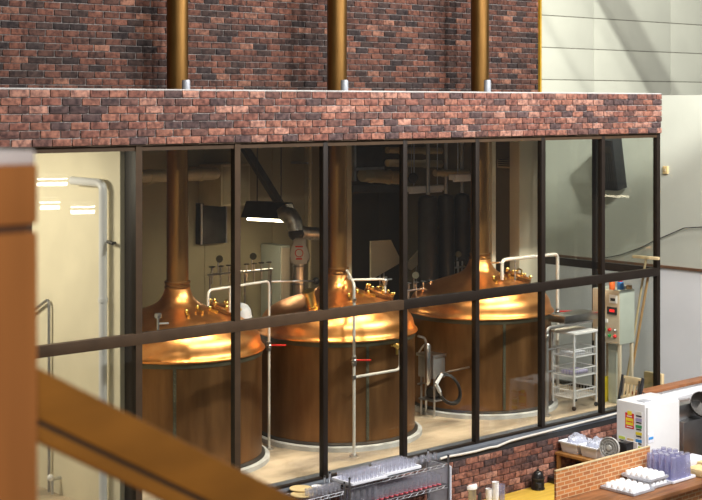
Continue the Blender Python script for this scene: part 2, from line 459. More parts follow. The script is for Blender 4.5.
# ================================================================== KETTLES
def make_kettle(name, label, seam_u):
    o = thing(name, (0,0,0), label, 'brew kettle')
    part(MB().lathe([(0,.0),(1.05,0),(1.05,.05),(1.03,.06),(0,.06)], n=72), 'plinth', 'plinth_grey', o)
    part(MB().lathe([(.90,.055),(1.0,.055),(1.0,.075),(.972,.09),(.90,.09)], n=72), 'base_ring', 'dark_metal', o)
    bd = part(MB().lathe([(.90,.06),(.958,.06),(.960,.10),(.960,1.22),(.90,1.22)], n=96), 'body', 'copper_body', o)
    part(MB().lathe([(.94,1.205),(.968,1.205),(.972,1.255),(.94,1.265)], n=96), 'lip_band', 'seam_metal', o)
    # dome, flaring lip below, swept up into the neck
    prof = [(.94,1.262),(.992,1.262),(.998,1.272),(.992,1.284),(.975,1.296),(.957,1.33),(.948,1.37),(.938,1.41),(.915,1.455),(.878,1.50),(.83,1.54),(.77,1.578),(.70,1.612),(.62,1.642),(.53,1.672),(.44,1.70),(.36,1.728),(.29,1.756),(.235,1.79),(.195,1.83),(.168,1.875),(.15,1.92),(.14,1.965)]
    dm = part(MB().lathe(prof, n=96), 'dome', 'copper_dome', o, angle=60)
    ck = part(MB().lathe([(.12,1.955),(.148,1.955),(.150,1.975),(.140,1.985),(.140,2.005),(.150,2.015),(.148,2.035),(.12,2.035)], n=40), 'neck_collar', 'copper_pipe', o)
    part(MB().lathe([(0,2.03),(.128,2.03),(.124,2.06),(.122,4.0),(0,4.0)], n=48), 'chimney', 'copper_pipe', o)
    part(MB().lathe([(0,4.0),(.122,4.0),(.122,6.4),(0,6.4)], n=48), 'chimney_top', 'dark_copper_pipe', o, label='darker copper chimney top above the roof')
    # riveted seam down the body, facing the glass
    az = math.atan2(-AF[1], -AF[0]) + seam_u
    mb = MB(); M = Matrix.Rotation(az, 3, 'Z')
    mb.obox(M @ Vector((.966,0,.655)), (.012,.036,1.10), M)
    for i in range(18): mb.ball(M @ Vector((.974,0,.14+i*.06)), .009, n=8, m=4)
    part(mb, 'seam_strip', 'seam_metal', o)
    # hatch on the dome's right flank
    ha = math.atan2(AX[1], AX[0]) + .15
    c = Vector((math.cos(ha)*.52, math.sin(ha)*.52, 1.675)); nrm = Vector((math.cos(ha)*.34, math.sin(ha)*.34, 1)).normalized()
    ht = part(MB().lathe([(0,0),(.19,0),(.19,.035),(.165,.04),(0,.04)], c, 36, nrm), 'hatch', 'copper_pipe', o)
    lid = part(MB().lathe([(0,.04),(.155,.04),(.15,.06),(.09,.075),(0,.08)], c, 36, nrm), 'hatch_lid', 'copper_dome', o, ht)
    side = nrm.cross(Vector((0,0,1))).normalized(); fw = side.cross(nrm)
    for i in range(8):
        a = 2*math.pi*i/8; p = c + (side*math.cos(a)+fw*math.sin(a))*.178 + nrm*.04
        mb = MB(); mb.cyl(p, p+nrm*.035, .011, 8); mb.ball(p+nrm*.04, .02, n=8, m=5)
        part(mb, 'wing_nut', 'brass', o, ht)
    hb = MB(); hb.pipe([c+side*.10+nrm*.06, c+side*.10+nrm*.13, c-side*.10+nrm*.13, c-side*.10+nrm*.06], .011, 8, .03)
    part(hb, 'hatch_handle', 'brass', o, ht)
    # two small clasps and a relief valve nearer the glass
    for da, rr in ((-.9, .34), (-1.35, .40), (-.45,.40)):
        a = ha + da; z = 1.742 if rr < .36 else 1.716
        p = Vector((math.cos(a)*rr, math.sin(a)*rr, z)); q = Vector((math.cos(a)*(rr+.10), math.sin(a)*(rr+.10), z-.02))
        mb = MB(); mb.beam(p, q, .03, .035); mb.ball(p+Vector((0,0,.03)), .022, n=8, m=5); part(mb, 'clasp', 'brass', o)
    return o
k1 = make_kettle('brew_kettle', 'copper brewing kettle at the left, golden dome, body cut by the wooden handrail', .09)
k2 = make_kettle('brew_kettle', 'middle copper kettle with the white standpipe and red valve in front', .39)
k3 = make_kettle('brew_kettle', 'copper kettle at the right end, beside the white wire trolley', .24)
for o, x, y in zip((k1, k2, k3), KX, KYS): o.location = (x, y, FLR)
# fittings that belong to one kettle only
def kpart(mb, name, mt, k, **kw):
    o = part(mb, name, mt, k, **kw); return o
p = PY(158, 318, .92); mb = MB(); mb.cyl(p+Vector((0,0,-.14)), p, .014, 10); mb.lathe([(0,0),(.035,0),(.042,.02),(.035,.05),(0,.055)], p, 16); mb.cyl(p+Vector((0,0,-.06)), p+Vector((.10,-.05,-.06)), .012, 8)
kpart(mb, 'relief_valve', 'steel', k1)
d = Vector((-.35,-.05,1)).normalized(); c = Vector((KX[1]-.60, KY-.25, FLR+1.60))
mb = MB(); mb.lathe([(0,0),(.075,0),(.075,.05),(.065,.055),(.065,.21),(.075,.215),(.075,.24),(0,.245)], c, 24, d)
kpart(mb, 'inlet_stub', 'brass', k2)
p = PY(397, 346, .60); mb = MB(); mb.cyl(p+Vector((0,.10,0)), p, .022, 12); mb.ball(p, .035); mb.cyl(p, p+Vector((-.10,0,.015)), .012, 8); mb.cyl(p, p+Vector((0,0,-.10)), .016, 10)
kpart(mb, 'sample_tap', 'brass', k2)

# ================================================================== PIPEWORK
def valve(root, p, d, mt='red_lever', L=.17):
    p = Vector(p); d = Vector(d).normalized()
    mb = MB(); mb.ball(p, .036, n=12, m=8); mb.cyl(p+Vector((0,0,-.05)), p+Vector((0,0,.05)), .028, 12)
    v = part(mb, 'valve', 'steel', root)
    mb = MB(); mb.beam(p+d*.03+Vector((0,0,.01)), p+d*(.03+L)+Vector((0,0,.01)), .022, .018); part(mb, 'lever', mt, root, v, bevel=.004, label='red lever handle')
def flange(root, p, r=.05):
    mb = MB(); mb.lathe([(0,0),(r,0),(r,.02),(0,.02)], p, 18); part(mb, 'foot_flange', 'steel', root)
# A: dome of the left kettle, over and down between the kettles
f = PZ(269, 449, FLR); yA = f.y
o = thing('steam_pipe', (f.x, f.y, FLR), 'pale pipe rising from the left kettle dome and down between left and middle kettles', 'pipe')
top = PY(269, 281, yA).z; a0 = PY(208, 306, KY-.35); a1 = PY(208, 287, KY-.35)
a1.z = top; part(MB().pipe([a0, a1, Vector((f.x, f.y, top)), f], .0155, 10), 'pipe_run', 'white_pipe', o)
valve(o, Vector((f.x, f.y, PY(269,346,yA).z)), (AX[0], AX[1], 0)); flange(o, f)
q = PY(230, 285, KY-.3); mb = MB(); mb.cyl(Vector((q.x, q.y, top)), Vector((q.x, q.y, top-.28)), .013, 8); part(mb, 'stay', 'white_pipe', o)
# B: standpipe in front of the middle kettle
yB = .53; fx = PY(354, 400, yB).x
o = thing('stand_pipe', (fx, yB, FLR), 'tall pale standpipe with a red lever valve in front of the middle kettle', 'pipe')
zt = PY(354, 284, yB).z; nk = Vector((KX[1]+.02, KY-.16, zt+.02))
part(MB().pipe([Vector((fx,yB,FLR)), Vector((fx,yB,zt)), nk], .018, 10), 'pipe_run', 'white_pipe', o)
valve(o, Vector((fx,yB,PY(354,361,yB).z)), (AX[0], AX[1], 0)); flange(o, (fx,yB,FLR))
zb = PY(356, 377, yB).z; e = PY(400, 370, yB)
part(MB().pipe([Vector((fx,yB,zb)), Vector((e.x,yB,zb)), Vector((e.x,yB,PY(400,350,yB).z))], .016, 10), 'branch', 'white_pipe', o)
for vv in (300, 362, 377): part(MB().lathe([(0,-.02),(.028,-.02),(.028,.02),(0,.02)], (fx,yB,PY(354,vv,yB).z), 14), 'coupling', 'steel', o)
# B2: short pipe from the neck to the hatch
b = [PY(350, 280, 1.2), PY(385, 279, 1.2), PY(385, 293, 1.2)]
o = thing('feed_pipe', tuple(b[2]), 'thin pale pipe crossing the right side of the middle dome', 'pipe')
part(MB().pipe([Vector((KX[1]+.08, KY-.1, b[0].z)), b[0], b[1], b[2]-Vector((0,0,.06))], .015, 10), 'pipe_run', 'white_pipe', o)
valve(o, b[1]+Vector((0,0,-.02)), (1,0,0), 'steel_dull', .08)
# C: right kettle
yC = 1.15; c0 = PY(502, 276, yC); c1 = PY(502, 260, yC); ce = PY(557.5, 262, yC)
o = thing('steam_pipe', (ce.x, yC, FLR), 'pale pipe from the right kettle dome dropping behind the white trolley', 'pipe')
part(MB().pipe([c0-Vector((0,0,.05)), Vector((c0.x,yC,c1.z)), Vector((ce.x,yC,c1.z)), Vector((ce.x,yC,FLR))], .024, 10), 'pipe_run', 'white_pipe', o)
valve(o, Vector((ce.x,yC,PY(557,312,yC).z)), (AX[0], AX[1], 0)); flange(o, (ce.x,yC,FLR))
q = PY(515, 262, yC); part(MB().cyl((q.x,yC,c1.z), (q.x,yC,c1.z-.36), .010, 8), 'stay', 'steel_dull', o)
q1 = PY(500, 262, yC); part(MB().cyl((q1.x,yC,c1.z-.03), (KX[2]+.10, KY-.08, c1.z-.08), .013, 8), 'stay', 'steel_dull', o)
# D: floor rail bent to the right
yD = .72; d0 = PZ(547, 408, FLR); yD = .44; d0 = Vector((PY(547,400,yD).x, yD, FLR)); dz_ = PY(547, 328, yD).z; d1 = PY(592, 317, yD)
o = thing('drain_pipe', (d0.x, yD, FLR), 'bent grey floor pipe with a red valve left of the white trolley', 'pipe')
part(MB().pipe([Vector((d0.x,yD,FLR)), Vector((d0.x,yD,dz_)), Vector((d1.x,yD,dz_))], .022, 10), 'pipe_run', 'steel_dull', o)
valve(o, (d0.x,yD,PY(547,336,yD).z), (-AX[0],-AX[1],0), 'red_lever', .05); flange(o, (d0.x,yD,FLR))
for vv in (350, 372): 
    zz = PY(547,vv,yD).z; part(MB().cyl((d0.x,yD,zz),(d0.x+.16,yD,zz),.014,8), 'branch', 'steel_dull', o)
# second stand pipe on the kettle gap between middle and right
o = thing('stand_pipe', tuple(PZ(426, 414, FLR)), 'grey pipe standing in the gap between the middle and right kettles', 'pipe')
f = PZ(426, 414, FLR); yE = f.y
part(MB().pipe([f, Vector((f.x,yE,PY(426,338,yE).z)), PY(418,336,yE)], .016, 10), 'pipe_run', 'steel', o); flange(o, f)
part(MB().cyl(PY(418,384,yE), PY(438,380,yE), .012, 8), 'branch', 'steel', o)
# high valve manifold behind the domes
def manifold(px, pv, Y, label, L=.45, name='valve_manifold'):
    p = PY(px, pv, Y); o = thing(name, (p.x, p.y, p.z), label, 'pipe')
    part(MB().cyl(p, p+Vector((L,0,0)), .014, 8), 'pipe_run', 'steel', o)
    for i in range(4):
        q = p+Vector((L*(.12+.25*i),0,0)); part(MB().cyl(q+Vector((0,0,-.12-.03*(i%2))), q+Vector((0,0,.09)), .012, 8), 'riser', 'steel', o)
        hw = MB(); hw.torus(q+Vector((0,0,.10)), .035, .007, (0,0,1), 16, 6); hw.cyl(q+Vector((-.035,0,.10)), q+Vector((.035,0,.10)), .005, 6)
        part(hw, 'hand_wheel', 'dark_metal', o)
    part(MB().lathe([(0,0),(.045,0),(.048,.012),(.045,.025),(0,.025)], p+Vector((L*.3,-.03,.20)), 20, (-AF[0],-AF[1],.1)), 'gauge', 'seam_metal', o)
    part(MB().cyl(p+Vector((L*.3,0,0)), p+Vector((L*.3,0,.16)), .009, 8), 'gauge_stem', 'steel', o)
    for q in (.06, .94): part(MB().cyl(Vector((p.x+L*q,p.y,FLR)), p+Vector((L*q,0,0)), .012, 8), 'support', 'steel_dull', o)
    return o
manifold(405, 291, 2.0, 'cluster of small valves between the middle and right domes', .55)
manifold(208, 275, 3.4, 'row of hand wheels with a dial gauge behind the left dome', .55)
manifold(243, 272, 3.4, 'row of hand wheels with a dial gauge left of the foil duct', .50)
manifold(452, 268, 3.2, 'row of hand wheels behind the right dome', .35)
o = thing('cross_pipe', tuple(PY(295, 281, 2.0)), 'thin horizontal pipe with a ball end in front of the foil duct', 'pipe')
part(MB().cyl(PY(271,281.5,1.9), PY(316,281,1.9), .012, 8), 'pipe_run', 'steel', o); part(MB().ball(PY(316,281,1.9), .045), 'ball_end', 'dark_metal', o)

# ================================================================== BREWERY FITTINGS
# cream duct and box
yq = 4.2; a = PY(132, 177, yq); e = PY(210, 177, yq); r = .085
o = thing('air_duct', (a.x, yq, a.z), 'fat cream round duct running along the back wall above the left kettle', 'duct')
part(MB().tube([a, Vector((e.x,yq,a.z)), Vector((e.x+.06,yq+.01,a.z)), Vector((e.x+.12,yq+.06,a.z)), Vector((e.x+.14,yq+.25,a.z)), Vector((e.x+.14,5.0,a.z))], r, 24), 'duct_run', 'cream_duct', o)
for uu in (150, 200):
    q = PY(uu,177,yq); part(MB().lathe([(r,-.02),(r+.012,-.02),(r+.012,.02),(r,.02)], (q.x,yq,a.z), 24, (1,0,0)), 'duct_collar', 'cream_duct', o)
p0 = PY(221, 165, 4.45); p1 = PY(250, 205, 4.45)
o = thing('ventilation_box', (p0.x, 4.45, p1.z), 'square cream ventilation box high on the back wall beside the round duct', 'duct')
part(MB().box(p0.x, p1.x, 4.45, 4.98, p1.z, p0.z), 'casing', 'cream_duct', o, bevel=.006)
part(MB().box(p0.x+.03, p1.x-.03, 4.44, 4.46, p1.z+.03, p0.z-.03), 'front_panel', 'cream_wall', o, bevel=.004)
p0 = PY(203, 204, 4.8); p1 = PY(229, 243, 4.8)
o = thing('dark_screen', (p0.x, 4.8, p1.z), 'dark square panel on the back wall under the cream duct', 'panel')
part(MB().box(p0.x, p1.x, 4.86, 4.98, p1.z, p0.z), 'panel_board', 'dark_metal', o, bevel=.006)
for w in ((p0.x,p0.x+.02),(p1.x-.02,p1.x)): part(MB().box(w[0], w[1], 4.84, 4.87, p1.z, p0.z), 'panel_edge', 'steel_dull', o)
# diagonal brace
ba, bb = PY(246, 150, 4.3), PY(286, 214, 4.3); ba = ba + (ba-bb)*((5.6-ba.z)/(ba.z-bb.z))
single(MB().beam(ba, bb, .10, .10), 'diagonal_brace', 'dark_metal', 'dark diagonal brace dropping behind the lit lamp hood', 'brace', bevel=.006)
# pendant lamp
pl = PY(269, 219.5, 3.75); zl = pl.z
o = thing('pendant_lamp', (pl.x, pl.y, pl.z), 'dark hooded lamp with two lit tubes hanging behind the middle kettle', 'lamp')
E1 = PZ(251.5, 218.6, zl); E2 = PZ(287, 220.6, zl); dl = (E2-E1).normalized(); sl = Vector((-dl.y, dl.x, 0))
mb = MB(); n = 0
for p in (E1-dl*.04, E2+dl*.04):
    for (q, dz) in ((-.19,0),(-.18,0),(-.06,.20),(.06,.20),(.18,0),(.19,0),(.07,.215),(-.07,.215)): mb.v.append(p+sl*q+Vector((0,0,.03+dz)))
for i in range(8): mb.face([n+i, n+(i+1)%8, n+8+(i+1)%8, n+8+i])
mb.face([n+0,n+7,n+2,n+1]); mb.face([n+7,n+6,n+3,n+2]); mb.face([n+6,n+5,n+4,n+3]); mb.face([n+8+i for i in (0,7,2,1)]); mb.face([n+8+i for i in (7,6,3,2)]); mb.face([n+8+i for i in (6,5,4,3)])
part(mb, 'hood', 'dark_metal', o)
for q in (-.09, .09): part(MB().cyl(E1+sl*q, E2+sl*q, .018, 12), 'tube', 'tube_warm', o)
for p in (E1+dl*.1, E2-dl*.1): part(MB().cyl(p+Vector((0,0,.23)), Vector((p.x,p.y,5.62)), .008, 6), 'rod', 'dark_metal', o)
# foil duct with plastic bag
p = PY(296, 233, 3.0)
o = thing('foil_duct', (p.x, p.y, p.z-.6), 'silver foil elbow duct between the lamp and the middle chimney', 'duct')
part(MB().tube([PY(280,208,3.2), PY(284,213,3.15), PY(290,216,3.08), PY(294,222,3.02), PY(296,231,3.0)], [.06,.105,.12,.11,.10], 20), 'upper_bend', 'silver_foil', o, angle=70)
part(MB().tube([PY(296,231,3.0), PY(305,233,3.0), PY(321,234,3.0), PY(328,234,3.0)], [.09,.085,.085,.085], 18), 'side_run', 'silver_foil', o)
part(MB().ball(p, .11), 'joint', 'dark_metal', o)
for uu in (305, 310, 315): part(MB().torus(PY(uu,233.5,3.0), .085, .010, (AX[0],AX[1],0), 18, 6), 'duct_rib', 'steel_dull', o)
f0 = PY(298.5, 262, 2.75); f1 = PY(298.5, 302, 2.75)
o = thing('flue_pipe', (f1.x, f1.y, FLR), 'short shiny upright flue behind the middle dome, under the plastic bag', 'pipe')
part(MB().cyl(f0, Vector((f1.x,f1.y,FLR)), .075, 18), 'flue_tube', 'steel', o)
for vv in (266, 284): part(MB().torus(PY(298.5,vv,2.75), .076, .010, (0,0,1), 20, 6), 'flue_band', 'steel_dull', o)
mb = MB(); c = PY(299.5, 252, 2.75)
n = len(mb.v); prof = [(0,.19),(.06,.185),(.09,.16),(.10,.11),(.115,.05),(.135,-.03),(.14,-.09),(.12,-.145),(.05,-.16),(0,-.162)]
mb.lathe(prof, c, 20)
for i in range(len(mb.v)): 
    v = mb.v[i]; a = math.atan2(v.y-c.y, v.x-c.x); k = 1+.10*math.sin(5*a+v.z*30); mb.v[i] = Vector((c.x+(v.x-c.x)*k, c.y+(v.y-c.y)*k*.8, v.z))
o = thing('plastic_bag', (c.x, c.y, c.z-.14), 'white plastic bag with red marks tied over the flue', 'bag')
part(mb, 'bag_body', 'bag_white', o, angle=70)
fr = Vector((-AF[0],-AF[1],0))
for dz, w in ((.085,.10),(-.075,.08)):
    q = c+fr*.135+Vector((0,0,dz)); part(MB().obox(q, (w,.006,.02), Matrix.Rotation(R(-41.6),3,'Z')), 'red_print', 'red_lever', o, label='red printed line')
part(MB().torus(c+fr*.140, .05, .006, fr, 20, 5), 'red_print', 'red_lever', o, label='red printed ring')
# low boxes and tanks at the back
for uu, v0, v1, w, lab in ((288, 246, 285, .30, 'narrow grey cabinet against the back wall left of the foil duct'),):
    a = PY(280, v0, 4.5); b = PY(290, v1, 4.5)
    o = thing('grey_cabinet', ((a.x+b.x)/2, 4.6, FLR), lab, 'cabinet')
    part(MB().box(a.x, b.x, 4.5, 4.95, FLR, a.z), 'carcass', 'panel_green', o, bevel=.006); part(MB().box(a.x+.02, b.x-.02, 4.48, 4.51, FLR+.1, a.z-.03), 'cabinet_door', 'panel_beige', o, bevel=.004)
# round grey tank right of the left dome
c = PY(252, 314, 1.9); 
o = thing('filter_housing', (c.x, c.y, c.z-.2), 'pale rounded filter housing just right of the left dome', 'tank')
part(MB().lathe([(0,.30),(.06,.295),(.11,.27),(.145,.22),(.155,.15),(.155,-.25),(0,-.25)], c+Vector((.07,.35,-.21)), 28), 'housing_body', 'white_enamel', o)
part(MB().lathe([(.155,0),(.175,0),(.175,.03),(.155,.03)], c+Vector((.07,.35,-.11)), 28), 'clamp_ring', 'steel', o)
part(MB().cyl(c+Vector((.07,.35,-.36)), Vector((c.x+.07,c.y+.35,FLR)), .04, 12), 'pedestal', 'steel_dull', o)
# cylindrical tanks in the dark back
for i, (uu, r_) in enumerate(((428, .15), (446, .13), (462, .12))):
    p = PY(uu, 250, 3.3); o = thing('tall_tank', (p.x, 3.3, FLR), ('slim grey upright tank at the dark back wall, leftmost of three', 'slim grey upright tank at the dark back wall, middle of three', 'slim grey upright tank at the dark back wall, nearest the right kettle chimney')[i], 'tank', 'tanks at the dark back wall')
    part(MB().lathe([(0,0),(r_,0),(r_,2.6),(r_*.85,2.68),(0,2.72)], (p.x,3.3,FLR), 24), 'tank_body', 'dark_metal', o)
    part(MB().cyl((p.x,3.3,FLR+2.7),(p.x,3.3,5.6),.03,10), 'tank_pipe', 'steel_dull', o)
# overhead: box unit, ducts, bars
p0 = PY(358, 148, 3.8); p1 = PY(387, 180, 3.8)
o = thing('cooling_unit', (p0.x, 3.8, p1.z), 'dark box unit hung under the ceiling right of the middle chimney', 'cooling unit')
part(MB().box(p0.x, p1.x, 3.9, 4.4, PY(358,168,3.8).z, p0.z), 'casing', 'dark_metal', o, bevel=.01)
part(MB().box(p0.x-.02, p0.x+.02, 3.86, 4.44, p1.z, p0.z+.1), 'hanger_plate', 'steel_dull', o); part(MB().box(p0.x-.02, p1.x, 3.86, 3.90, PY(358,168,3.8).z-.04, PY(358,168,3.8).z), 'front_rail', 'steel_dull', o)
def duct(name, pts, r, mt, label, cat='duct'):
    o = thing(name, tuple(pts[0]), label, cat)
    part(MB().tube(pts, r, 16), 'duct_run', mt, o)
    for t in (.25, .7):
        q = Vector(pts[0]).lerp(Vector(pts[-1]), t); ax = Vector(pts[-1])-Vector(pts[0])
        part(MB().lathe([(r,-.015),(r+.012,-.015),(r+.012,.015),(r,.015)], q, 18, ax), 'duct_collar', mt, o)
duct('ceiling_duct', [PY(362,175,4.0), PY(400,178,4.0)], .10, 'cream_duct', 'short round duct under the dark box unit')
duct('ceiling_duct', [PY(387,163,3.9), PY(441,164,3.9)], .055, 'cream_duct', 'round pipe under the ceiling above the white strip lamp')
duct('ceiling_duct', [PY(387,150,3.9), PY(441,151,3.9)], .05, 'cream_duct', 'upper round pipe close under the ceiling above the strip lamp')
duct('ceiling_duct', [PY(435,173,3.2), PY(468,173,3.2)], .05, 'cream_duct', 'round pipe under the ceiling left of the right chimney')
mb = MB(); a = PY(351,189,3.6); b = PY(400,188,3.6); mb.beam(a,b,.12,.10)
single(mb, 'dark_beam', 'dark_metal', 'dark horizontal beam across the back, right of the middle chimney', 'beam', bevel=.005)
def strip_lamp(u0, u1, v, Y, label):
    a = PY(u0, v, Y); b = PY(u1, v, Y); o = thing('strip_lamp', ((a.x+b.x)/2, Y, a.z), label, 'lamp')
    part(MB().box(a.x, b.x, Y-.07, Y+.07, a.z-.03, a.z+.05), 'lamp_body', 'white_enamel', o, bevel=.008)
    part(MB().cyl((a.x+.03,Y,a.z-.045),(b.x-.03,Y,a.z-.045), .016, 10), 'tube', 'cup_white', o)
    for x in (a.x+.12, b.x-.12): part(MB().cyl((x,Y,a.z+.05),(x,Y,5.62), .006, 6), 'chain', 'steel', o)
strip_lamp(408, 443, 190, 3.4, 'white unlit strip lamp on chains between the middle and right chimneys')
strip_lamp(452, 490, 178, 2.8, 'white unlit strip lamp partly behind the right chimney')
p = PY(413, 178, 3.3); o = thing('chain_hoist', (p.x, p.y, p.z), 'small round chain hoist hanging left of the unlit strip lamp', 'hoist')
part(MB().lathe([(0,-.05),(.06,-.05),(.075,-.02),(.075,.02),(.06,.05),(0,.05)], p, 24, (AF[0],AF[1],0)), 'hoist_body', 'black_matte', o)
for dx in (-.03,.03): part(MB().cyl(p+Vector((dx,0,.06)), Vector((p.x+dx,p.y,5.62)), .005, 6), 'chain', 'steel_dull', o)
# air conditioner by the column
p0 = PX(497, 159, 9.5); p1 = PX(521, 169, 9.5)
o = thing('air_conditioner', (9.6, (p0.y+p1.y)/2, p1.z), 'beige wall air conditioner between the right chimney and the column', 'air conditioner')
part(MB().box(9.50, 9.715, p1.y+.16, p0.y, p1.z, p0.z), 'casing', 'cream_duct', o, bevel=.012)
for i in range(4): part(MB().box(9.485, 9.505, p1.y+.2, p0.y-.04, p1.z+.03+i*.03, p1.z+.042+i*.03), 'louvre', 'dark_metal', o)
# upright pipes by the window wall
for uu, Y, lab in ((310, 4.6, 'tall thin upright pipe left of the middle chimney'),):
    p = PY(uu, 200, Y); o = thing('upright_pipe', (p.x,Y,FLR), lab, 'pipe')
    part(MB().pipe([(p.x,Y,FLR),(p.x,Y,5.18),(p.x+.3,Y,5.18)], .03, 12, .12), 'pipe_run', 'cream_duct', o)
    for z in (2.5, 3.6, 4.6): part(MB().box(p.x-.05,p.x+.05,Y,4.978,z,z+.03), 'bracket', 'steel_dull', o)
# light patches on the wall behind the domes, built as pale sheets on legs
for pts, lab in (([(371,241),(391,240),(402,262),(371,280)], 'pale splayed light patch, built as a sheet behind the middle dome'), ([(441,244),(424,245),(404,267),(412,270)], 'pale pointed light patch, built as a sheet right of the splayed one')):
    q = [PY(u, v, 3.9) for u, v in pts]; n = len(q); mb = MB()
    mb.v = [Vector(x) for x in q] + [Vector(x)+Vector((0,.03,0)) for x in q]
    mb.face(list(range(n))); mb.face([n+i for i in range(n)][::-1])
    for i in range(n): mb.face([i,(i+1)%n,n+(i+1)%n,n+i])
    cx = sum(v.x for v in q)/4; zb = min(v.z for v in q)
    o = thing('light_patch', (cx, 3.92, FLR), lab, 'stand')
    part(mb, 'patch_sheet', 'cream_bright', o)
    for dx in (-.04, .04): part(MB().cyl((cx+dx,3.945,FLR),(cx+dx,3.945,zb+.25), .012, 8), 'leg', 'steel_dull', o)
# pump skid between middle and right kettles
yP = 1.45; b0 = PY(431, 356, yP); b1 = PY(441, 376, yP)
o = thing('pump_unit', (b0.x, yP, FLR), 'steel pump unit on legs between the middle and right kettles', 'pump')
part(MB().box(b0.x-.06, b1.x+.04, yP-.10, yP+.18, b1.z, b0.z), 'tank_box', 'steel_dull', o, bevel=.012)
part(MB().box(b0.x-.08, b1.x+.06, yP-.12, yP+.2, b0.z-.01, b0.z+.03), 'tank_lid', 'steel', o, bevel=.01)
c0 = PY(427.5, 385, yP-.2); c1 = PY(427.5, 346, yP-.2)
part(MB().lathe([(0,0),(.02,0),(.045,.05),(.045,(c1-c0).length),(.03,(c1-c0).length+.03),(0,(c1-c0).length+.035)], c0, 18), 'filter_cylinder', 'steel', o)
for dx, dy in ((-.02,-.08),(.20,-.08),(-.02,.16),(.20,.16)): part(MB().cyl((b0.x+dx,yP+dy,FLR),(b0.x+dx,yP+dy,b1.z),.014,8), 'leg', 'steel', o)
part(MB().box(b0.x-.05,b0.x+.23,yP-.1,yP+.18,FLR+.20,FLR+.22), 'tray', 'steel_dull', o)
mb = MB(); c = Vector((b0.x+.08, yP+.02, FLR+.30)); mb.lathe([(0,0),(.07,0),(.08,.03),(.08,.15),(.06,.18),(0,.18)], c-Vector((.08,0,0)), 18, (1,0,0)); part(mb, 'motor', 'dark_metal', o)
part(MB().pipe([PY(419,352,yP-.1),PY(423,346,yP-.15),PY(427,343,yP-.2)], .012, 8), 'elbow', 'steel', o)
# hose coil on the left flank of the right kettle
hc = PY(446, 388, 1.0); o = thing('hose_coil', (hc.x, hc.y, hc.z-.25), 'coiled black hose hung on the left flank of the right kettle', 'hose')
ax = Vector((-AF[0]+.2,-AF[1],.05))
for i in range(4): part(MB().torus(hc+Vector((.012*i-.02,.02*i-.08,.012*(i%2)-.006*i)), .155+.009*(i%3), .011, ax, 32, 8, .82, 1.22), 'hose_loop', 'hose_black', o, label='loop of the hose')
part(MB().pipe([hc+Vector((.0,.05,.17)), hc+Vector((.02,-.03,.21)), Vector((KX[2]-.80,KY-.56,hc.z+.20))], .012, 8, .02), 'hook', 'steel', o)
g0 = PY(436,384,.80); g1 = PY(442,374,.80); g2 = PY(440,392,.80)
o = thing('spray_gun', tuple(g2), 'white spray gun hooked over the black hose coil', 'spray gun')
part(MB().tube([g0,g1], [.026,.020], 12), 'barrel', 'white_enamel', o); part(MB().tube([g0,g2], [.024,.02], 12), 'grip', 'white_enamel', o)
part(MB().cyl(g2, g2+(g2-g0)*.35, .014, 10), 'connector', 'steel', o)

# trolley
cor = PZ(574, 411, FLR); tw, td, th = .46, .36, 1.0
o = thing('wire_trolley', (cor.x+tw/2, cor.y+td/2, FLR), 'white four-tier wire trolley standing behind the glass near the corner', 'trolley')
for dx in (0, tw):
    for dy in (0, td):
        lg = part(MB().box(cor.x+dx-.012, cor.x+dx+.012, cor.y+dy-.012, cor.y+dy+.012, FLR+.06, FLR+th), 'post', 'white_enamel', o, bevel=.003)
        part(MB().lathe([(0,-.014),(.026,-.014),(.03,0),(.026,.014),(0,.014)], (cor.x+dx,cor.y+dy,FLR+.03), 14, (1,0,0)), 'castor', 'black_matte', o, lg, label='black castor')
part(MB().box(cor.x-.03, cor.x+tw+.03, cor.y-.03, cor.y+td+.03, FLR+th, FLR+th+.03), 'top_board', 'paper_white', o, bevel=.006)
for zt in (.16, .44, .70):
    mb = MB(); z = FLR+zt
    for zz in (z, z+.10):
        for a, b in (((0,0),(tw,0)),((tw,0),(tw,td)),((tw,td),(0,td)),((0,td),(0,0))): mb.cyl((cor.x+a[0],cor.y+a[1],zz),(cor.x+b[0],cor.y+b[1],zz), .008, 6)
    for i in range(9): mb.cyl((cor.x,cor.y+td*i/8,z),(cor.x+tw,cor.y+td*i/8,z), .004, 5)
    for i in range(11):
        for yy in (0, td): mb.cyl((cor.x+tw*i/10,cor.y+yy,z),(cor.x+tw*i/10,cor.y+yy,z+.10), .0035, 5)
    for i in range(8):
        for xx in (0, tw): mb.cyl((cor.x+xx,cor.y+td*i/7,z),(cor.x+xx,cor.y+td*i/7,z+.10), .0035, 5)
    part(mb, 'wire_basket', 'white_enamel', o)
single(MB().box(cor.x+.06, cor.x+.38, cor.y+.06, cor.y+.28, FLR+.45, FLR+.50), 'folded_cloth', 'purple_paint', 'flat lilac bundle in the middle basket of the white trolley', 'cloth', bevel=.015)
single(MB().box(cor.x+.05, cor.x+.30, cor.y+.05, cor.y+.28, FLR+.71, FLR+.76), 'folded_cloth', 'tray_white', 'flat white bundle in the top basket of the white trolley', 'cloth', bevel=.015)
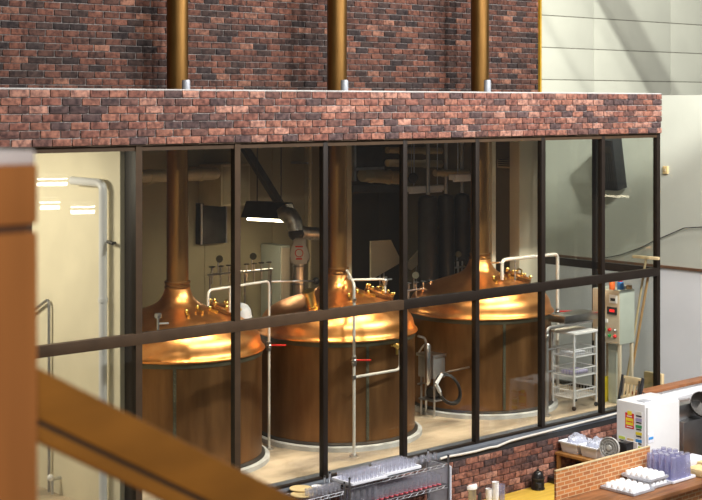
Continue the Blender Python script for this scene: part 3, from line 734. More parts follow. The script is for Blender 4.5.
# control panel box on legs
px, py_, pw, pd = 9.22, .24, .32, .46
pz0, pz1 = PX(620, 345, px).z, PX(620, 291, px).z
cyv = PX(620, 300, px).y
o = thing('control_box', (px+pw/2, cyv+pd/2, FLR), 'beige control box with red display on a leg stand near the glass corner', 'control panel')
part(MB().box(px, px+pw, cyv, cyv+pd, pz0, pz1), 'cabinet', 'panel_green', o, bevel=.01)
fp = part(MB().box(px-.012, px+.004, cyv+.005, cyv+pd-.005, pz0+.005, pz1-.005), 'front_plate', 'panel_beige', o, bevel=.004)
def onface(y, z, w, h, nm, mt, sub, dep=.014, lab=None): part(MB().box(px-.012-dep, px-.010, cyv+y-w/2, cyv+y+w/2, pz0+z-h/2, pz0+z+h/2), nm, mt, o, sub, bevel=.003, label=lab)
H_ = pz1-pz0
onface(.10, H_*.84, .13, .11, 'meter', 'paper_white', fp, lab='white square meter'); onface(.10, H_*.83, .08, .04, 'meter_window', 'ink_black', fp, .018)
onface(.12, H_*.62, .16, .10, 'display', 'ink_black', fp, lab='black display'); onface(.115, H_*.62, .08, .035, 'digits', 'led_red', fp, .018, 'red digits')
onface(.27, H_*.76, .06, .06, 'yellow_lamp', 'sticker_yellow', fp); onface(.33, H_*.68, .05, .12, 'name_plate', 'paper_white', fp); onface(.24, H_*.42, .10, .05, 'name_plate', 'paper_white', fp)
for j, zz in enumerate((.26,.15)):
    for i in range(4):
        q = Vector((px-.012, cyv+.07+i*.09, pz0+zz*H_)); part(MB().lathe([(0,0),(.024,0),(.024,.015),(.016,.03),(0,.032)], q, 12, (-1,0,0)), 'button', ('steel','sticker_red','sticker_green','paper_white')[(i+j)%4], o, fp)
for dx, dy in ((.03,.03),(pw-.03,.03),(.03,pd-.03),(pw-.03,pd-.03)): part(MB().box(px+dx-.02, px+dx+.02, cyv+dy-.02, cyv+dy+.02, FLR, pz0), 'leg', 'panel_beige', o, bevel=.004)
part(MB().box(px+.08, px+.20, cyv+.12, cyv+.26, FLR, pz0), 'cable_trunk', 'panel_green', o, bevel=.006)
single(MB().box(px+.02, px+.16, cyv+.30, cyv+.33, FLR, FLR+.34), 'yellow_board', 'sticker_yellow', 'small yellow board standing on the floor beneath the control box', 'board', bevel=.004)
# things on the control box
def can(x, y, z, r, h, mt, cap, name, label, cat):
    o = thing(name, (x,y,z), label, cat)
    part(MB().lathe([(0,0),(r,0),(r,h),(r*.75,h+.015),(0,h+.015)], (x,y,z), 18), 'can_body', mt, o)
    part(MB().lathe([(0,h+.015),(r*.6,h+.015),(r*.6,h+.05),(0,h+.05)], (x,y,z), 14), 'cap', cap, o); return o
can(px+.05, cyv+.17, pz1, .04, .10, 'orange_can', 'orange_can', 'paint_can', 'orange can standing on the control box behind the post', 'can')
can(px+.14, cyv+.10, pz1, .045, .09, 'blue_paint', 'red_lever', 'spray_can', 'blue can with red cap on top of the control box', 'can')
single(MB().box(px+.19, px+.25, cyv+.06, cyv+.14, pz1, pz1+.05), 'small_box', 'paper_white', 'little white carton on the control box between blue can and tape', 'box', bevel=.004)
mb = MB(); mb.lathe([(.025,0),(.05,0),(.05,.05),(.025,.05),(.025,0)], (px+.26,cyv+.03+.03,pz1), 24); single(mb, 'tape_roll', 'tape_brown', 'brown roll of tape at the right end of the control box top', 'tape')
# broom and second handle
hd = PX(646, 259, 9.68); ft = PZ(617, 405, FLR); ft.x = min(ft.x, 9.7); ft = Vector((9.40, PX(620,400,9.40).y, FLR))
o = thing('floor_squeegee', tuple(ft), 'pale wooden squeegee turned head up, leaning near the glass corner', 'squeegee')
lo = PX(627.5, 375, 9.60); d = (lo-hd).normalized(); t = (FLR+.02-hd.z)/d.z; ft = hd + d*t
part(MB().cyl(hd, ft, .016, 10), 'handle', 'wood_pale', o)
part(MB().beam(hd+Vector((-.02,.20,.02)), hd+Vector((.02,-.20,.02)), .05, .04), 'head', 'wood_pale', o, bevel=.006)
h2 = PX(649, 272, 9.70); l2 = PX(631, 376, 9.64); d = (l2-h2).normalized(); f2 = h2 + d*((FLR+.02-h2.z)/d.z)
single(MB().cyl(h2, f2, .018, 10), 'wooden_pole', 'tape_brown', 'brown wooden pole leaning beside the pale squeegee', 'pole')
# little slatted chair
ch = PX(632, 384, 9.15); yb = ch.y
o = thing('slatted_chair', (9.1, yb, FLR), 'small slatted wooden chair with black rails showing above the white refrigerator', 'chair')
A = [PX(623,376,9.1), PX(643,371,9.1)]
yl, yr = A[0].y, A[1].y
zt = A[0].z
def post(y, nm, mt): return part(MB().beam((9.10,y,zt+.02),(8.98,y,FLR), .03, .035, (1,0,0)), nm, mt, o, bevel=.004)
post(yl, 'leg', 'black_matte'); post(yr, 'leg', 'black_matte')
for y in (yl-.04, yr+.04): part(MB().beam((9.08,y,zt-.02),(9.04,y,zt-.30), .02, .03, (1,0,0)), 'steel_strip', 'steel', o)
part(MB().beam((9.095,yl-.02,zt-.04),(9.095,yr+.02,zt-.04), .02, .10), 'top_rail', 'wood_pale', o, bevel=.004)
for i in range(5):
    y = yl+(yr-yl)*(.15+.7*i/4); part(MB().beam((9.08,y,zt-.09),(9.03,y,FLR+.12), .02, .028, (1,0,0)), 'slat', 'wood_pale', o)
part(MB().box(9.03,9.35,min(yl,yr),max(yl,yr),FLR+.16,FLR+.19), 'seat', 'wood_pale', o, bevel=.004)
for y in (yl,yr): part(MB().beam((9.33,y,FLR),(9.1,y,FLR+.26), .03,.03), 'leg', 'black_matte', o)
a = PX(645, 371, 9.93); b = PX(663, 376, 9.93)
single(MB().box(9.90, 9.96, min(a.y,b.y), max(a.y,b.y), 0, a.z), 'wooden_board', 'wood_pale', 'pale wooden board end seen behind the glass corner post, above the wooden cap', 'board', bevel=.006)
# grey sheet lid resting on the bent floor pipe
o = MB(); a = PY(563,327,yD); b = PY(592,318,yD); o.box(a.x, b.x+.1, yD-.03, yD+.25, dz_+.023, dz_+.12)
single(o, 'steel_trough', 'steel', 'long steel trough resting on the bent floor pipe behind the trolley', 'trough', bevel=.008)
# speaker
s0 = PX(613, 164, 11.8); o = thing('loudspeaker', tuple(s0), 'black tilted loudspeaker on the end wall seen through the top corner panes', 'loudspeaker')
M = Matrix.Rotation(R(0),3,'Z') @ Matrix.Rotation(R(-10),3,'Y')
cs = s0 + Vector((-.02,0,0))
part(MB().obox(cs, (.24,.30,.80), M), 'cabinet', 'speaker_black', o, bevel=.015)
part(MB().obox(cs+M@Vector((-.122,0,0)), (.012,.26,.74), M), 'grille', 'black_matte', o)
part(MB().obox(cs+M@Vector((-.130,.0,.25)), (.012,.22,.10), M), 'horn', 'dark_metal', o)
for i in range(6): part(MB().obox(cs+M@Vector((-.130,-.10+i*.04,-.08)), (.010,.008,.52), M), 'grille_rib', 'dark_metal', o)
part(MB().cyl(cs+Vector((.1,0,.1)), Vector((12.02,cs.y,cs.z+.15)), .03, 10), 'bracket', 'dark_metal', o)
# cable on the end wall and switch
pts = [PX(u, v, 11.97) for u, v in ((604,258),(620,255),(640,248),(654,241),(668,235),(684,228),(702,227),(730,226))]
single(MB().tube(pts, .008, 6), 'wall_cable', 'cable_black', 'thin black cable sagging across the end wall above the brown rail', 'cable')
p = PX(665, 170, 11.97); o = thing('wall_switch', tuple(p), 'small cream switch high on the end wall right of the corner post', 'switch')
part(MB().box(11.97, 12.0, p.y-.045, p.y+.045, p.z-.06, p.z+.06), 'plate', 'plate_tan', o, bevel=.006); part(MB().box(11.96, 11.975, p.y-.015, p.y+.015, p.z-.02, p.z+.02), 'rocker', 'cream_wall', o)
# left room: white pipe, tap, lamp
a = PX(103, 183, 1.34); b = PX(72, 180, 1.34); zt = a.z
o = thing('white_drainpipe', (1.34, a.y, FLR), 'white pipe running along and down the bright wall in the left bay', 'pipe')
part(MB().pipe([Vector((1.34,b.y,zt)), Vector((1.34,a.y,zt)), Vector((1.34,a.y,FLR))], .042, 16, .09), 'pipe_run', 'white_enamel', o)
for vv in (300, 420): part(MB().lathe([(.042,-.02),(.05,-.02),(.05,.02),(.042,.02)], (1.34,a.y,PX(103,vv,1.34).z), 16), 'coupling', 'white_enamel', o)
q = PX(112, 243, 1.37); o = thing('wall_bracket', tuple(q), 'little dark fitting on the bright wall right of the white pipe', 'fitting')
part(MB().cyl((1.41,q.y,q.z),(1.34,q.y,q.z), .012, 8), 'pin', 'dark_metal', o); part(MB().cyl((1.35,q.y-.05,q.z),(1.35,q.y+.05,q.z+.01), .018, 8), 'clip', 'dark_metal', o)
q = PX(53, 484, 1.32); o = thing('wall_tap', tuple(q), 'small steel tap on the bright wall under the handrail', 'tap')
part(MB().cyl((1.41,q.y,q.z+.05),(1.30,q.y,q.z+.05), .018, 10), 'stem', 'steel', o); part(MB().ball((1.29,q.y,q.z+.07), .035), 'knob', 'paper_white', o); part(MB().cyl((1.31,q.y,q.z+.05),(1.30,q.y-.02,q.z-.10), .014, 8), 'spout', 'steel', o)
q = PX(49, 400, 1.37); o = thing('upright_pipe', (1.37,q.y,FLR), 'thin grey upright pipe on the bright wall beside the wooden post', 'pipe')
part(MB().pipe([(1.37,q.y+.5,PX(56,300,1.37).z-.25),(1.37,q.y,PX(56,300,1.37).z),(1.37,q.y,FLR)], .016, 8), 'pipe_run', 'steel_dull', o); part(MB().cyl((1.41,q.y,2.2),(1.37,q.y,2.2),.012,8), 'bracket', 'steel_dull', o)

# ledge lights by the chimneys on the roof
for i, (x, uu) in enumerate(zip(KX, (186, 344.5, 487.5))):
    p = PY(uu, 86, .9); o = thing('ledge_spotlight', (p.x, .9, 5.56), ('small grey cylinder light beside the left chimney', 'small grey cylinder light beside the middle chimney', 'small grey cylinder light beside the right chimney')[i], 'spotlight', 'cylinder lights on the brick ledge')
    zt = PY(uu, 80, .9).z; part(MB().lathe([(0,0),(.045,0),(.045,zt-5.60-.02),(.04,zt-5.60),(0,zt-5.60)], (p.x,.9,5.60), 20), 'housing', 'grey_can', o)
    part(MB().lathe([(0,0),(.06,0),(.06,.04),(0,.04)], (p.x,.9,5.56), 20), 'foot', 'dark_metal', o)

# ================================================================== KITCHEN IN FRONT OF THE GLASS
# conduit along the sill
us = [(440,459),(446,457),(460,454.5),(475,451.5),(490,447.5),(497,446.5),(510,441),(525,437),(545,432),(560,428),(580,423),(600,418),(622,412)]
pts = [PY(u, v, -.075) for u, v in us]; single(MB().tube(pts, .014, 8), 'white_hose', 'white_pipe', 'pale hose lying along the dark sill above the kitchen bricks', 'hose')
# half wall with wooden cap
hx = PY(640, 394, -.25).x; hz = PY(640, 394, -.25).z
ro = struct_root('wall_half', (hx+1.4, -.25, 0))
struct(MB().box(hx+.02, 11.96, -.24, -.12, 0, hz-.03), 'face', 'endwall_white', ro); struct(MB().box(hx, 11.97, -.27, -.09, hz-.03, hz+.01), 'cap', 'wood_trim', ro, bevel=.005)
# fridge
fx0 = 8.09; fy0, fy1 = -1.05, -.62; fx1 = 8.78; fz = PY(645, 405, -1.05).z
o = thing('refrigerator', ((fx0+fx1)/2, (fy0+fy1)/2, 0), 'tall white refrigerator covered with colourful stickers on its side', 'refrigerator')
part(MB().box(fx0, fx1, fy0, fy1, .05, fz), 'cabinet', 'white_enamel', o, bevel=.012)
part(MB().box(fx0+.02, fx1-.02, fy0-.03, fy0, .10, fz-.03), 'door', 'white_enamel', o, bevel=.01)
part(MB().box(fx0+.03, fx1-.03, fy0+.02, fy1-.02, 0, .06), 'base', 'dark_metal', o)
part(MB().box(fx0+.10, fx0+.24, fy0+.08, fy0+.20, fz, fz+.012), 'top_vent', 'tray_grey', o)
def stick(u0, v0, u1, v1, mt, nm='sticker', sub=None, dep=.003, lab=None):
    a = PX(u0, v0, fx0); b = PX(u1, v0, fx0); z1_, z0_ = (a.z+b.z)/2, (PX(u0,v1,fx0).z+PX(u1,v1,fx0).z)/2
    return part(MB().box(fx0-dep, fx0+.001, min(a.y,b.y), max(a.y,b.y), z0_, z1_), nm, mt, o, sub, label=lab)
s_ = stick(625.3, 413, 634, 428.5, 'sticker_red', lab='red and yellow warning sticker')
stick(626, 418, 633.4, 425, 'sticker_yellow', 'sticker_panel', s_, .005); stick(627.6, 411, 631.8, 414.8, 'sticker_yellow', 'sticker_panel', s_, .004); stick(626.6, 421, 632.8, 422, 'sticker_red', 'print_line', s_, .007); stick(627, 426.3, 632.6, 427.2, 'sticker_white', 'print_line', s_, .007)
stick(627.2, 415.8, 632.2, 416.8, 'sticker_white', 'print_line', s_, .007)
for vv, mt in ((411.6,'sticker_white'),(418.2,'purple_paint'),(425,'sticker_green'),(432,'sticker_yellow'),(439.2,'sticker_blue'),(446,'sticker_lime')):
    s_ = stick(635.6, vv, 642.2, vv+6, 'paper_white', lab='small coloured label with black print'); stick(635.8, vv+.2, 642, vv+3.2, mt, 'label_picture', s_, .005); stick(636.3, vv+3.9, 641.6, vv+5.2, 'ink_black', 'print_line', s_, .006)
for u0, vv, mt in ((618.8,435.8,'sticker_lime'),(627.2,438.2,'towel_cream')):
    s_ = stick(u0, vv, u0+6.5, vv+6, 'paper_white', lab='small label with black print'); stick(u0+.1, vv+.2, u0+6.4, vv+3, mt, 'label_picture', s_, .005); stick(u0+.8, vv+3.8, u0+6, vv+5, 'ink_black', 'print_line', s_, .006)
a = PY(651, 438.5, fy0-.03); part(MB().box(a.x-.06, a.x+.05, fy0-.034, fy0-.03, a.z-.05, a.z+.06), 'notice', 'tray_white', o, label='pale blue notice on the front'); part(MB().box(a.x-.05, a.x+.04, fy0-.037, fy0-.034, a.z-.01, a.z+.02), 'notice', 'sticker_blue', o)
a = PX(632, 447, 8.0); single(MB().box(7.99, 8.0, a.y-.09, a.y+.08, a.z-.10, a.z+.07), 'paper_note', 'paper_white', 'blank white paper propped behind the brick-printed board, against the refrigerator', 'paper')
# shelf with tubs and fan
sx0, sx1 = 7.55, 8.06; SZ = 1.16
o = thing('kitchen_shelf', (sx0+.25, -.6, 0), 'brown wooden side table with white tubs along the brick wall', 'table')
part(MB().box(sx0, sx1, -1.12, -.08, SZ-.035, SZ), 'table_top', 'wood_shelf', o, bevel=.004)
part(MB().box(sx0+.02, sx1-.02, -1.08, -.12, SZ-.40, SZ-.37), 'lower_board', 'wood_shelf', o)
for x in (sx0+.03, sx1-.03):
    for y in (-1.08, -.12): part(MB().box(x-.02, x+.02, y-.02, y+.02, 0, SZ-.035), 'leg', 'wood_shelf', o)
def tub(c, w, d, h, label):
    o = thing('white_tub', tuple(c), label, 'tub', 'white tubs on the side table'); x, y, z = c
    n = 4; mb = MB()
    def ring(k, zz, e=0): return [Vector((x+sx*(w/2*k-e), y+sy*(d/2*k-e), zz)) for sx, sy in ((-1,-1),(1,-1),(1,1),(-1,1))]
    for r_ in (ring(.84,z), ring(1,z+h), ring(1,z+h,.012), ring(.84,z+.012,.012)): mb.v += r_
    mb.face([3,2,1,0])
    for k in range(3):
        for i in range(4): mb.face([k*4+i, k*4+(i+1)%4, k*4+4+(i+1)%4, k*4+4+i])
    mb.face([12,13,14,15]); part(mb, 'tub_body', 'basket_white', o, bevel=.006)
    rm = MB(); r1 = ring(1.04, z+h)
    for i in range(4): rm.beam(r1[i], r1[(i+1)%4], .018, .016)
    part(rm, 'rim', 'basket_white', o)
    mb = MB(); mb.ball((x,y,z+h*.80), .5, (w*.86,d*.86,.22), 26, 12)
    for i in range(len(mb.v)):
        v = mb.v[i]; k = 1+.05*math.sin(v.x*60+v.y*25)+.05*math.sin(v.y*70-v.z*50+v.x*30); mb.v[i] = Vector((x+(v.x-x)*k, y+(v.y-y)*k, z+h*.8+(v.z-z-h*.8)*(1+.18*math.sin(v.x*45)*math.cos(v.y*40))))
    mb.v = [v+Vector((random.uniform(-.010,.010),random.uniform(-.010,.010),random.uniform(-.008,.016))) for v in mb.v]
    mb.v = [Vector((max(x-w*.47,min(x+w*.47,v.x)), max(y-d*.47,min(y+d*.47,v.y)), max(v.z, z+.02))) for v in mb.v]
    b_ = mb.build('plastic_liner', 'bag_film', None, 0, 18); b_['label'] = 'crumpled clear plastic heaped in ' + ('the white tub nearest the brick wall' if 'nearest the brick' in label else 'the white tub beside the round fan'); b_['category'] = 'plastic sheet'; b_['group'] = 'plastic in the white tubs'
tub((7.79, -.245, SZ), .36, .28, .13, 'white tub of crumpled plastic nearest the brick wall')
tub((7.80, -.545, SZ), .36, .27, .13, 'white tub of crumpled plastic nearest the round fan')
c = PX(610.5, 447.5, 7.70); o = thing('round_fan', (c.x, c.y, SZ-.02), 'small round grey fan standing at the end of the tub table', 'fan')
c.y = max(c.y, -1.10)
ax = Vector((-.97,-.22,.08)); 
part(MB().lathe([(.0,-.06),(.09,-.055),(.125,0),(.13,.03),(.115,.035)], c, 28, ax), 'fan_housing', 'fan_grey', o)
rg = MB()
for rr in (.125,.095,.065): rg.torus(c+ax.normalized()*.04, rr, .006, ax, 28, 6)
for i in range(12):
    s1 = ax.normalized().cross(Vector((0,0,1))).normalized(); s2 = s1.cross(ax.normalized()); a = 2*math.pi*i/12; dd = s1*math.cos(a)+s2*math.sin(a)
    rg.cyl(c+ax.normalized()*.04+dd*.03, c+ax.normalized()*.04+dd*.125, .003, 5)
part(rg, 'fan_grille', 'plinth_grey', o); part(MB().lathe([(0,.03),(.035,.03),(.03,.055),(0,.06)], c, 18, ax), 'fan_hub', 'fan_grey', o)
part(MB().cyl(c+Vector((.03,0,-.12)), Vector((c.x+.03,c.y,SZ)), .016, 10), 'fan_stem', 'fan_grey', o)
c2 = PX(622.5, 446, 7.84); single(MB().box(7.84, 7.98, c2.y-.06, c2.y+.07, SZ, c2.z+.04), 'black_box', 'black_plastic', 'small black box wedged between the round fan and the refrigerator', 'box', bevel=.008)
# yellow table along the brick wall
TY = .80
o = thing('yellow_table', (6.7, -.35, 0), 'yellow wooden worktop along the brick wall under the glass', 'table')
part(MB().box(5.45, 7.52, -.62, -.075, TY-.04, TY), 'table_top', 'wood_yellow', o, bevel=.004)
for x in (5.50, 7.47):
    for y in (-.58, -.12): part(MB().box(x-.025, x+.025, y-.025, y+.025, 0, TY-.04), 'leg', 'wood_yellow', o)
p = PZ(538, 489, TY); o = thing('black_dispenser', (p.x, p.y, TY), 'glossy black domed dispenser on the yellow worktop', 'dispenser')
part(MB().lathe([(0,0),(.082,0),(.085,.012),(.078,.03),(.074,.12),(.07,.16),(.055,.20),(.03,.222),(0,.228)], (p.x,p.y,TY), 28), 'dispenser_body', 'black_plastic', o)
part(MB().lathe([(.076,.0),(.082,.0),(.082,.014),(.075,.014)], (p.x,p.y,TY+.125), 28), 'seam_ring', 'dark_metal', o)
q = Vector((p.x,p.y,TY))+Vector((-AF[0]*.075,-AF[1]*.075,.06)); part(MB().box(q.x-.03,q.x+.03,q.y-.02,q.y+.03,q.z-.03,q.z+.03), 'nozzle', 'black_matte', o, bevel=.008)
part(MB().ball((p.x,p.y,TY+.235), .016), 'top_knob', 'black_plastic', o)
a = PZ(552, 483, TY); single(MB().box(a.x-.02, 7.50, a.y-.1, a.y+.12, TY, TY+.07), 'black_tray', 'black_plastic', 'low black tray on the yellow worktop right of the dispenser', 'tray', bevel=.01)
p = PZ(470, 502, TY); o = thing('steel_canister', (p.x, p.y, TY), 'steel canister with a white lid on the worktop near the wire rack', 'canister')
hh = PD(470, 484, (p-Vector((CX,CY,CZ))).dot(Vector((AF[0],AF[1],0)))).z-TY
part(MB().lathe([(0,0),(.075,0),(.075,hh-.05),(0,hh-.05)], (p.x,p.y,TY), 28), 'can_body', 'steel_dull', o); part(MB().lathe([(0,hh-.05),(.085,hh-.05),(.088,hh-.02),(.08,hh),(0,hh+.004)], (p.x,p.y,TY), 28), 'lid', 'cup_white', o)
def cup_mesh(mb, c, r0, r1, h, n=16, t=.0025):
    mb.lathe([(0,0),(r0,0),(r1,h),(r1+.002,h+.002),(r1-t,h),(r0-t,.004),(0,.004)], c, n)
cup0 = MB(); cup_mesh(cup0, (0,0,0), .028, .04, .12)
first = None
for uu, vt, lab in ((489, 488, 'white paper cup in the shorter stack beside the steel canister'), (495.5, 482, 'white paper cup in the taller stack beside the steel canister')):
    p = PZ(uu, 506, TY)
    D = (p-Vector((CX,CY,CZ))).dot(Vector((AF[0],AF[1],0))); top = PD(uu, vt, D).z - TY; n = max(3, int((top-.12)/.02)+1)
    for i in range(n):
        if first is None: first = o = cup0.build('paper_cup', 'cup_white', None, 0, 35, (0,0,0))
        else: o = first.copy(); COL.objects.link(o)
        o.location = (p.x, p.y, TY+i*.02); o['label'] = lab; o['category'] = 'cup'; o['group'] = 'stacked paper cups ' + ('short' if vt == 488 else 'tall')
p = PZ(502, 505, TY); mb = MB(); cup_mesh(mb, (p.x,p.y,TY), .03, .04, .24); single(mb, 'plastic_tumbler', 'lilac_plastic', 'lilac see-through tumbler right of the white paper cups', 'tumbler')
p = PZ(478, 500, TY); mb = MB(); mb.lathe([(0,0),(.04,0),(.042,.08),(.03,.11),(0,.115)], p, 16); single(mb, 'dark_jar', 'black_matte', 'small dark jar between the steel canister and the paper cups', 'jar')
# bar counter and printed board
BX0 = PY(555, 485, -1.3).x; BZ = 1.08
BZ = PY(556, 500, -1.3).z
o = thing('bar_counter', (8.5, -1.6, 0), 'dark wooden bar counter in the lower right with trays of white cups', 'counter')
part(MB().box(BX0-.02, 10.2, -1.98, -1.28, BZ-.05, BZ), 'counter_top', 'wood_counter', o, bevel=.006)
part(MB().box(BX0+.02, 10.15, -1.90, -1.34, 0, BZ-.05), 'counter_base', 'printed_brick', o)
tb = PY(555, 471.5, -1.3).z; bx1 = PY(649, 449, -1.3).x
o = thing('brick_board', ((BX0+bx1)/2, -1.3, BZ), 'upright board printed with orange bricks at the back of the counter', 'board')
part(MB().box(BX0, bx1, -1.315, -1.29, BZ, tb), 'board_face', 'printed_brick', o)
part(MB().box(BX0, bx1, -1.318, -1.287, tb, tb+.012), 'board_cap', 'wood_pale', o)
# trays of cups on the counter
def tray(x0, x1, y0, y1, z, mt, label, group, name='serving_tray'):
    o = thing(name, ((x0+x1)/2, (y0+y1)/2, z), label, 'tray', group)
    part(MB().box(x0, x1, y0, y1, z, z+.012), 'tray_base', mt, o, bevel=.004)
    mb = MB(); r = .009; zz = z+.022
    for a, b in (((x0,y0),(x1,y0)),((x1,y0),(x1,y1)),((x1,y1),(x0,y1)),((x0,y1),(x0,y0))): mb.beam((*a,zz),(*b,zz), .014, .024)
    part(mb, 'tray_rim', mt, o); return o
espresso = MB(); espresso.lathe([(0,.062),(.022,.062),(.034,.05),(.040,.012),(.041,0),(.037,0),(.036,.012),(.03,.046),(0,.055)], (0,0,0), 16)
cup_first = None
def cups(x0, x1, y0, y1, z, nx, ny, label, group):
    global cup_first
    for i in range(nx):
        for j in range(ny):
            x = x0+(x1-x0)*(i+.5)/nx+random.uniform(-.004,.004); y = y0+(y1-y0)*(j+.5)/ny+random.uniform(-.004,.004)
            if cup_first is None: cup_first = o = espresso.build('white_cup', 'cup_white', None, 0, 50, (0,0,0))
            else: o = cup_first.copy(); COL.objects.link(o)
            o.location = (x,y,z); o.rotation_euler = (0,0,random.uniform(0,6)); o['label'] = label; o['category'] = 'cup'; o['group'] = group
def zt(p): return p
ax0, ax1, ay0, ay1 = 6.875, 7.255, -1.80, -1.335
tray(ax0, ax1, ay0, ay1, BZ, 'tray_grey', 'front grey tray of upturned white cups on the bar counter', 'cup trays on the bar counter')
cups(ax0+.02, ax1-.02, ay0+.02, ay1-.02, BZ+.013, 4, 5, 'upturned white cup on the front tray of the bar counter', 'white cups on the front tray')
bx_0, bx_1 = ax1+.03, ax1+.37
tray(bx_0, bx_1, ay0+.04, ay1, BZ, 'tray_grey', 'lower tray of the cup stack at the middle of the bar counter', 'cup trays on the bar counter')
cups(bx_0+.02, bx_1-.02, ay0+.06, ay1-.02, BZ+.013, 4, 5, 'upturned white cup between the two stacked trays', 'white cups on the lower stacked tray')
z2 = BZ+.013+.0625
tray(bx_0-.02, bx_1-.02, ay0+.06, ay1+.0, z2, 'tray_grey', 'upper tray of the cup stack, holding the topmost cups', 'cup trays on the bar counter')
cups(bx_0, bx_1-.04, ay0+.08, ay1-.02, z2+.013, 4, 5, 'topmost upturned white cup on the upper stacked tray', 'white cups on the upper stacked tray')
# tall lilac tumblers
tum = MB(); tum.lathe([(0,.30),(.028,.30),(.032,.29),(.041,0),(.038,0),(.029,.285),(0,.294)], (0,0,0), 18)
for i in range(7): tum.torus((0,0,.02+i*.03), .0405-.0012*i, .002, (0,0,1), 18, 5)
tf = None
tx0 = bx_1+.05
tray(tx0-.03, tx0+.41, ay0+.02, ay1+.0, BZ, 'tray_white', 'pale tray under the tall lilac tumblers', 'cup trays on the bar counter')
for i in range(4):
    for j in range(5):
        if tf is None: tf = o = tum.build('tall_tumbler', 'lilac_plastic', None, 0, 50, (0,0,0))
        else: o = tf.copy(); COL.objects.link(o)
        o.location = (tx0+.05+i*.092, ay0+.07+j*.085, BZ+.013); o['label'] = 'upturned tall lilac tumbler in the block on the bar counter'; o['category'] = 'tumbler'; o['group'] = 'tall lilac tumblers'
        o.scale = (1,1,random.uniform(.92,1.02))
x = tx0+.45
single(MB().box(x, x+.26, -1.86, -1.62, BZ, BZ+.09), 'folded_towel', 'towel_cream', 'folded tan towel on the counter in front, right of the lilac tumblers', 'towel', bevel=.025)
single(MB().box(x+.30, x+.56, -1.80, -1.56, BZ, BZ+.10), 'folded_towel', 'towel_cream', 'folded tan towel at the right edge, furthest from the tumblers', 'towel', bevel=.025)
single(MB().box(x+.02, x+.5, -1.55, -1.36, BZ, BZ+.13), 'napkin_pack', 'tray_white', 'white napkin pack behind the tan towels on the counter', 'napkins', bevel=.02)
# stainless machine on the right
q = PY(686, 460, -.72); mx0 = q.x
o = thing('steel_machine', (mx0+.5, -.5, 0), 'stainless steel sink unit at the right edge behind the counter', 'sink unit')
zt1 = PY(686, 422, -.72).z; zt2 = PY(684, 404, -.60).z
part(MB().box(mx0-.05, mx0+1.2, -.72, -.28, .1, zt1), 'lower_body', 'steel', o, bevel=.012)
part(MB().box(mx0-.02, mx0+1.2, -.62, -.28, zt1, zt2), 'upper_tank', 'steel', o, bevel=.015)
for x in (mx0, mx0+1.1):
    for y in (-.68,-.32): part(MB().cyl((x,y,0),(x,y,.1),.02,8), 'foot', 'steel_dull', o)
cb = PY(703, 416, -.72); mb = MB(); mb.lathe([(0,-.10),(.10,-.09),(.16,-.02),(.18,.05),(.172,.05),(.15,-.015),(.09,-.078),(0,-.088)], Vector((cb.x, -.70, zt2-.04)), 28, (-.35,-.75,.6))
single(mb, 'mixing_bowl', 'dark_metal', 'dark steel bowl tilted against the steel unit at the right edge', 'bowl')

# wire racks with glassware
def wire_rack(X0, X1, Y0, Y1, zs, ztop, label, group):
    o = thing('wire_rack', ((X0+X1)/2, (Y0+Y1)/2, 0), label, 'rack', group)
    for x in (X0, X1):
        for y in (Y0, Y1):
            pt = part(MB().cyl((x,y,0),(x,y,ztop), .012, 10), 'post', 'chrome_wire', o); part(MB().ball((x,y,ztop), .014, n=10, m=6), 'post_cap', 'black_plastic', o, pt)
    for z in zs:
        mb = MB()
        for y in (Y0, Y1):
            for dz in (0, -.03): mb.cyl((X0,y,z+dz),(X1,y,z+dz), .004, 6)
            n = int((X1-X0)/.05)
            for i in range(n): mb.cyl((X0+(X1-X0)*i/n,y,z-.03*(i%2)),(X0+(X1-X0)*(i+1)/n,y,z-.03*((i+1)%2)), .0025, 5)
        for x in (X0, X1):
            for dz in (0, -.03): mb.cyl((x,Y0,z+dz),(x,Y1,z+dz), .004, 6)
        n = int((X1-X0)/.028)
        for i in range(n+1): mb.cyl((X0+(X1-X0)*i/n,Y0,z),(X0+(X1-X0)*i/n,Y1,z), .0026, 5)
        part(mb, 'wire_shelf', 'chrome_wire', o)
    return o
RY0, RY1 = -.46, -.14; Z1_, Z2_ = 1.475, 1.235
wire_rack(3.79, 5.27, RY0, RY1, (Z1_, Z2_, .75, .2), 1.56, 'chrome wire rack holding trays of shot glasses in front of the glass', 'wire racks')
wire_rack(2.22, 3.72, RY0, RY1, (1.44, 1.0, .5, .15), 1.53, 'chrome wire rack with plates, left of the shot glass rack', 'wire racks')
single(MB().box(5.285, 5.30, RY0-.02, RY1+.04, 0, 1.44), 'white_sheet', 'tray_white', 'white sheet closing the right end of the shot glass rack', 'sheet')
zS = Z1_+.006
tray(3.80, 4.30, RY0-.03, RY1-.03, zS, 'tray_white', 'left white tray of shot glasses on the wire rack', 'shot glass trays', 'glass_tray')
tray(4.34, 4.86, RY0+.02, RY1+.02, zS, 'tray_white', 'right white tray of shot glasses on the wire rack', 'shot glass trays', 'glass_tray')
shot = MB(); shot.lathe([(0,0),(.017,0),(.019,.006),(.023,.085),(.0215,.085),(.0165,.014),(0,.012)], (0,0,0), 14)
sf = None
for x0, x1, y0, y1, nx, ny, lab, grp in ((3.82,4.28,RY0+.005,RY1-.05,8,4,'clear shot glass on the left white tray','shot glasses on the left tray'), (4.36,4.84,RY0+.05,RY1,8,4,'clear shot glass on the right white tray','shot glasses on the right tray')):
    for i in range(nx):
        for j in range(ny):
            if sf is None: sf = o = shot.build('shot_glass', 'glassware', None, 0, 50, (0,0,0))
            else: o = sf.copy(); COL.objects.link(o)
            o.location = (x0+(x1-x0)*(i+.5)/nx, y0+(y1-y0)*(j+.5)/ny, zS+.0125); o['label'] = lab; o['category'] = 'glass'; o['group'] = grp
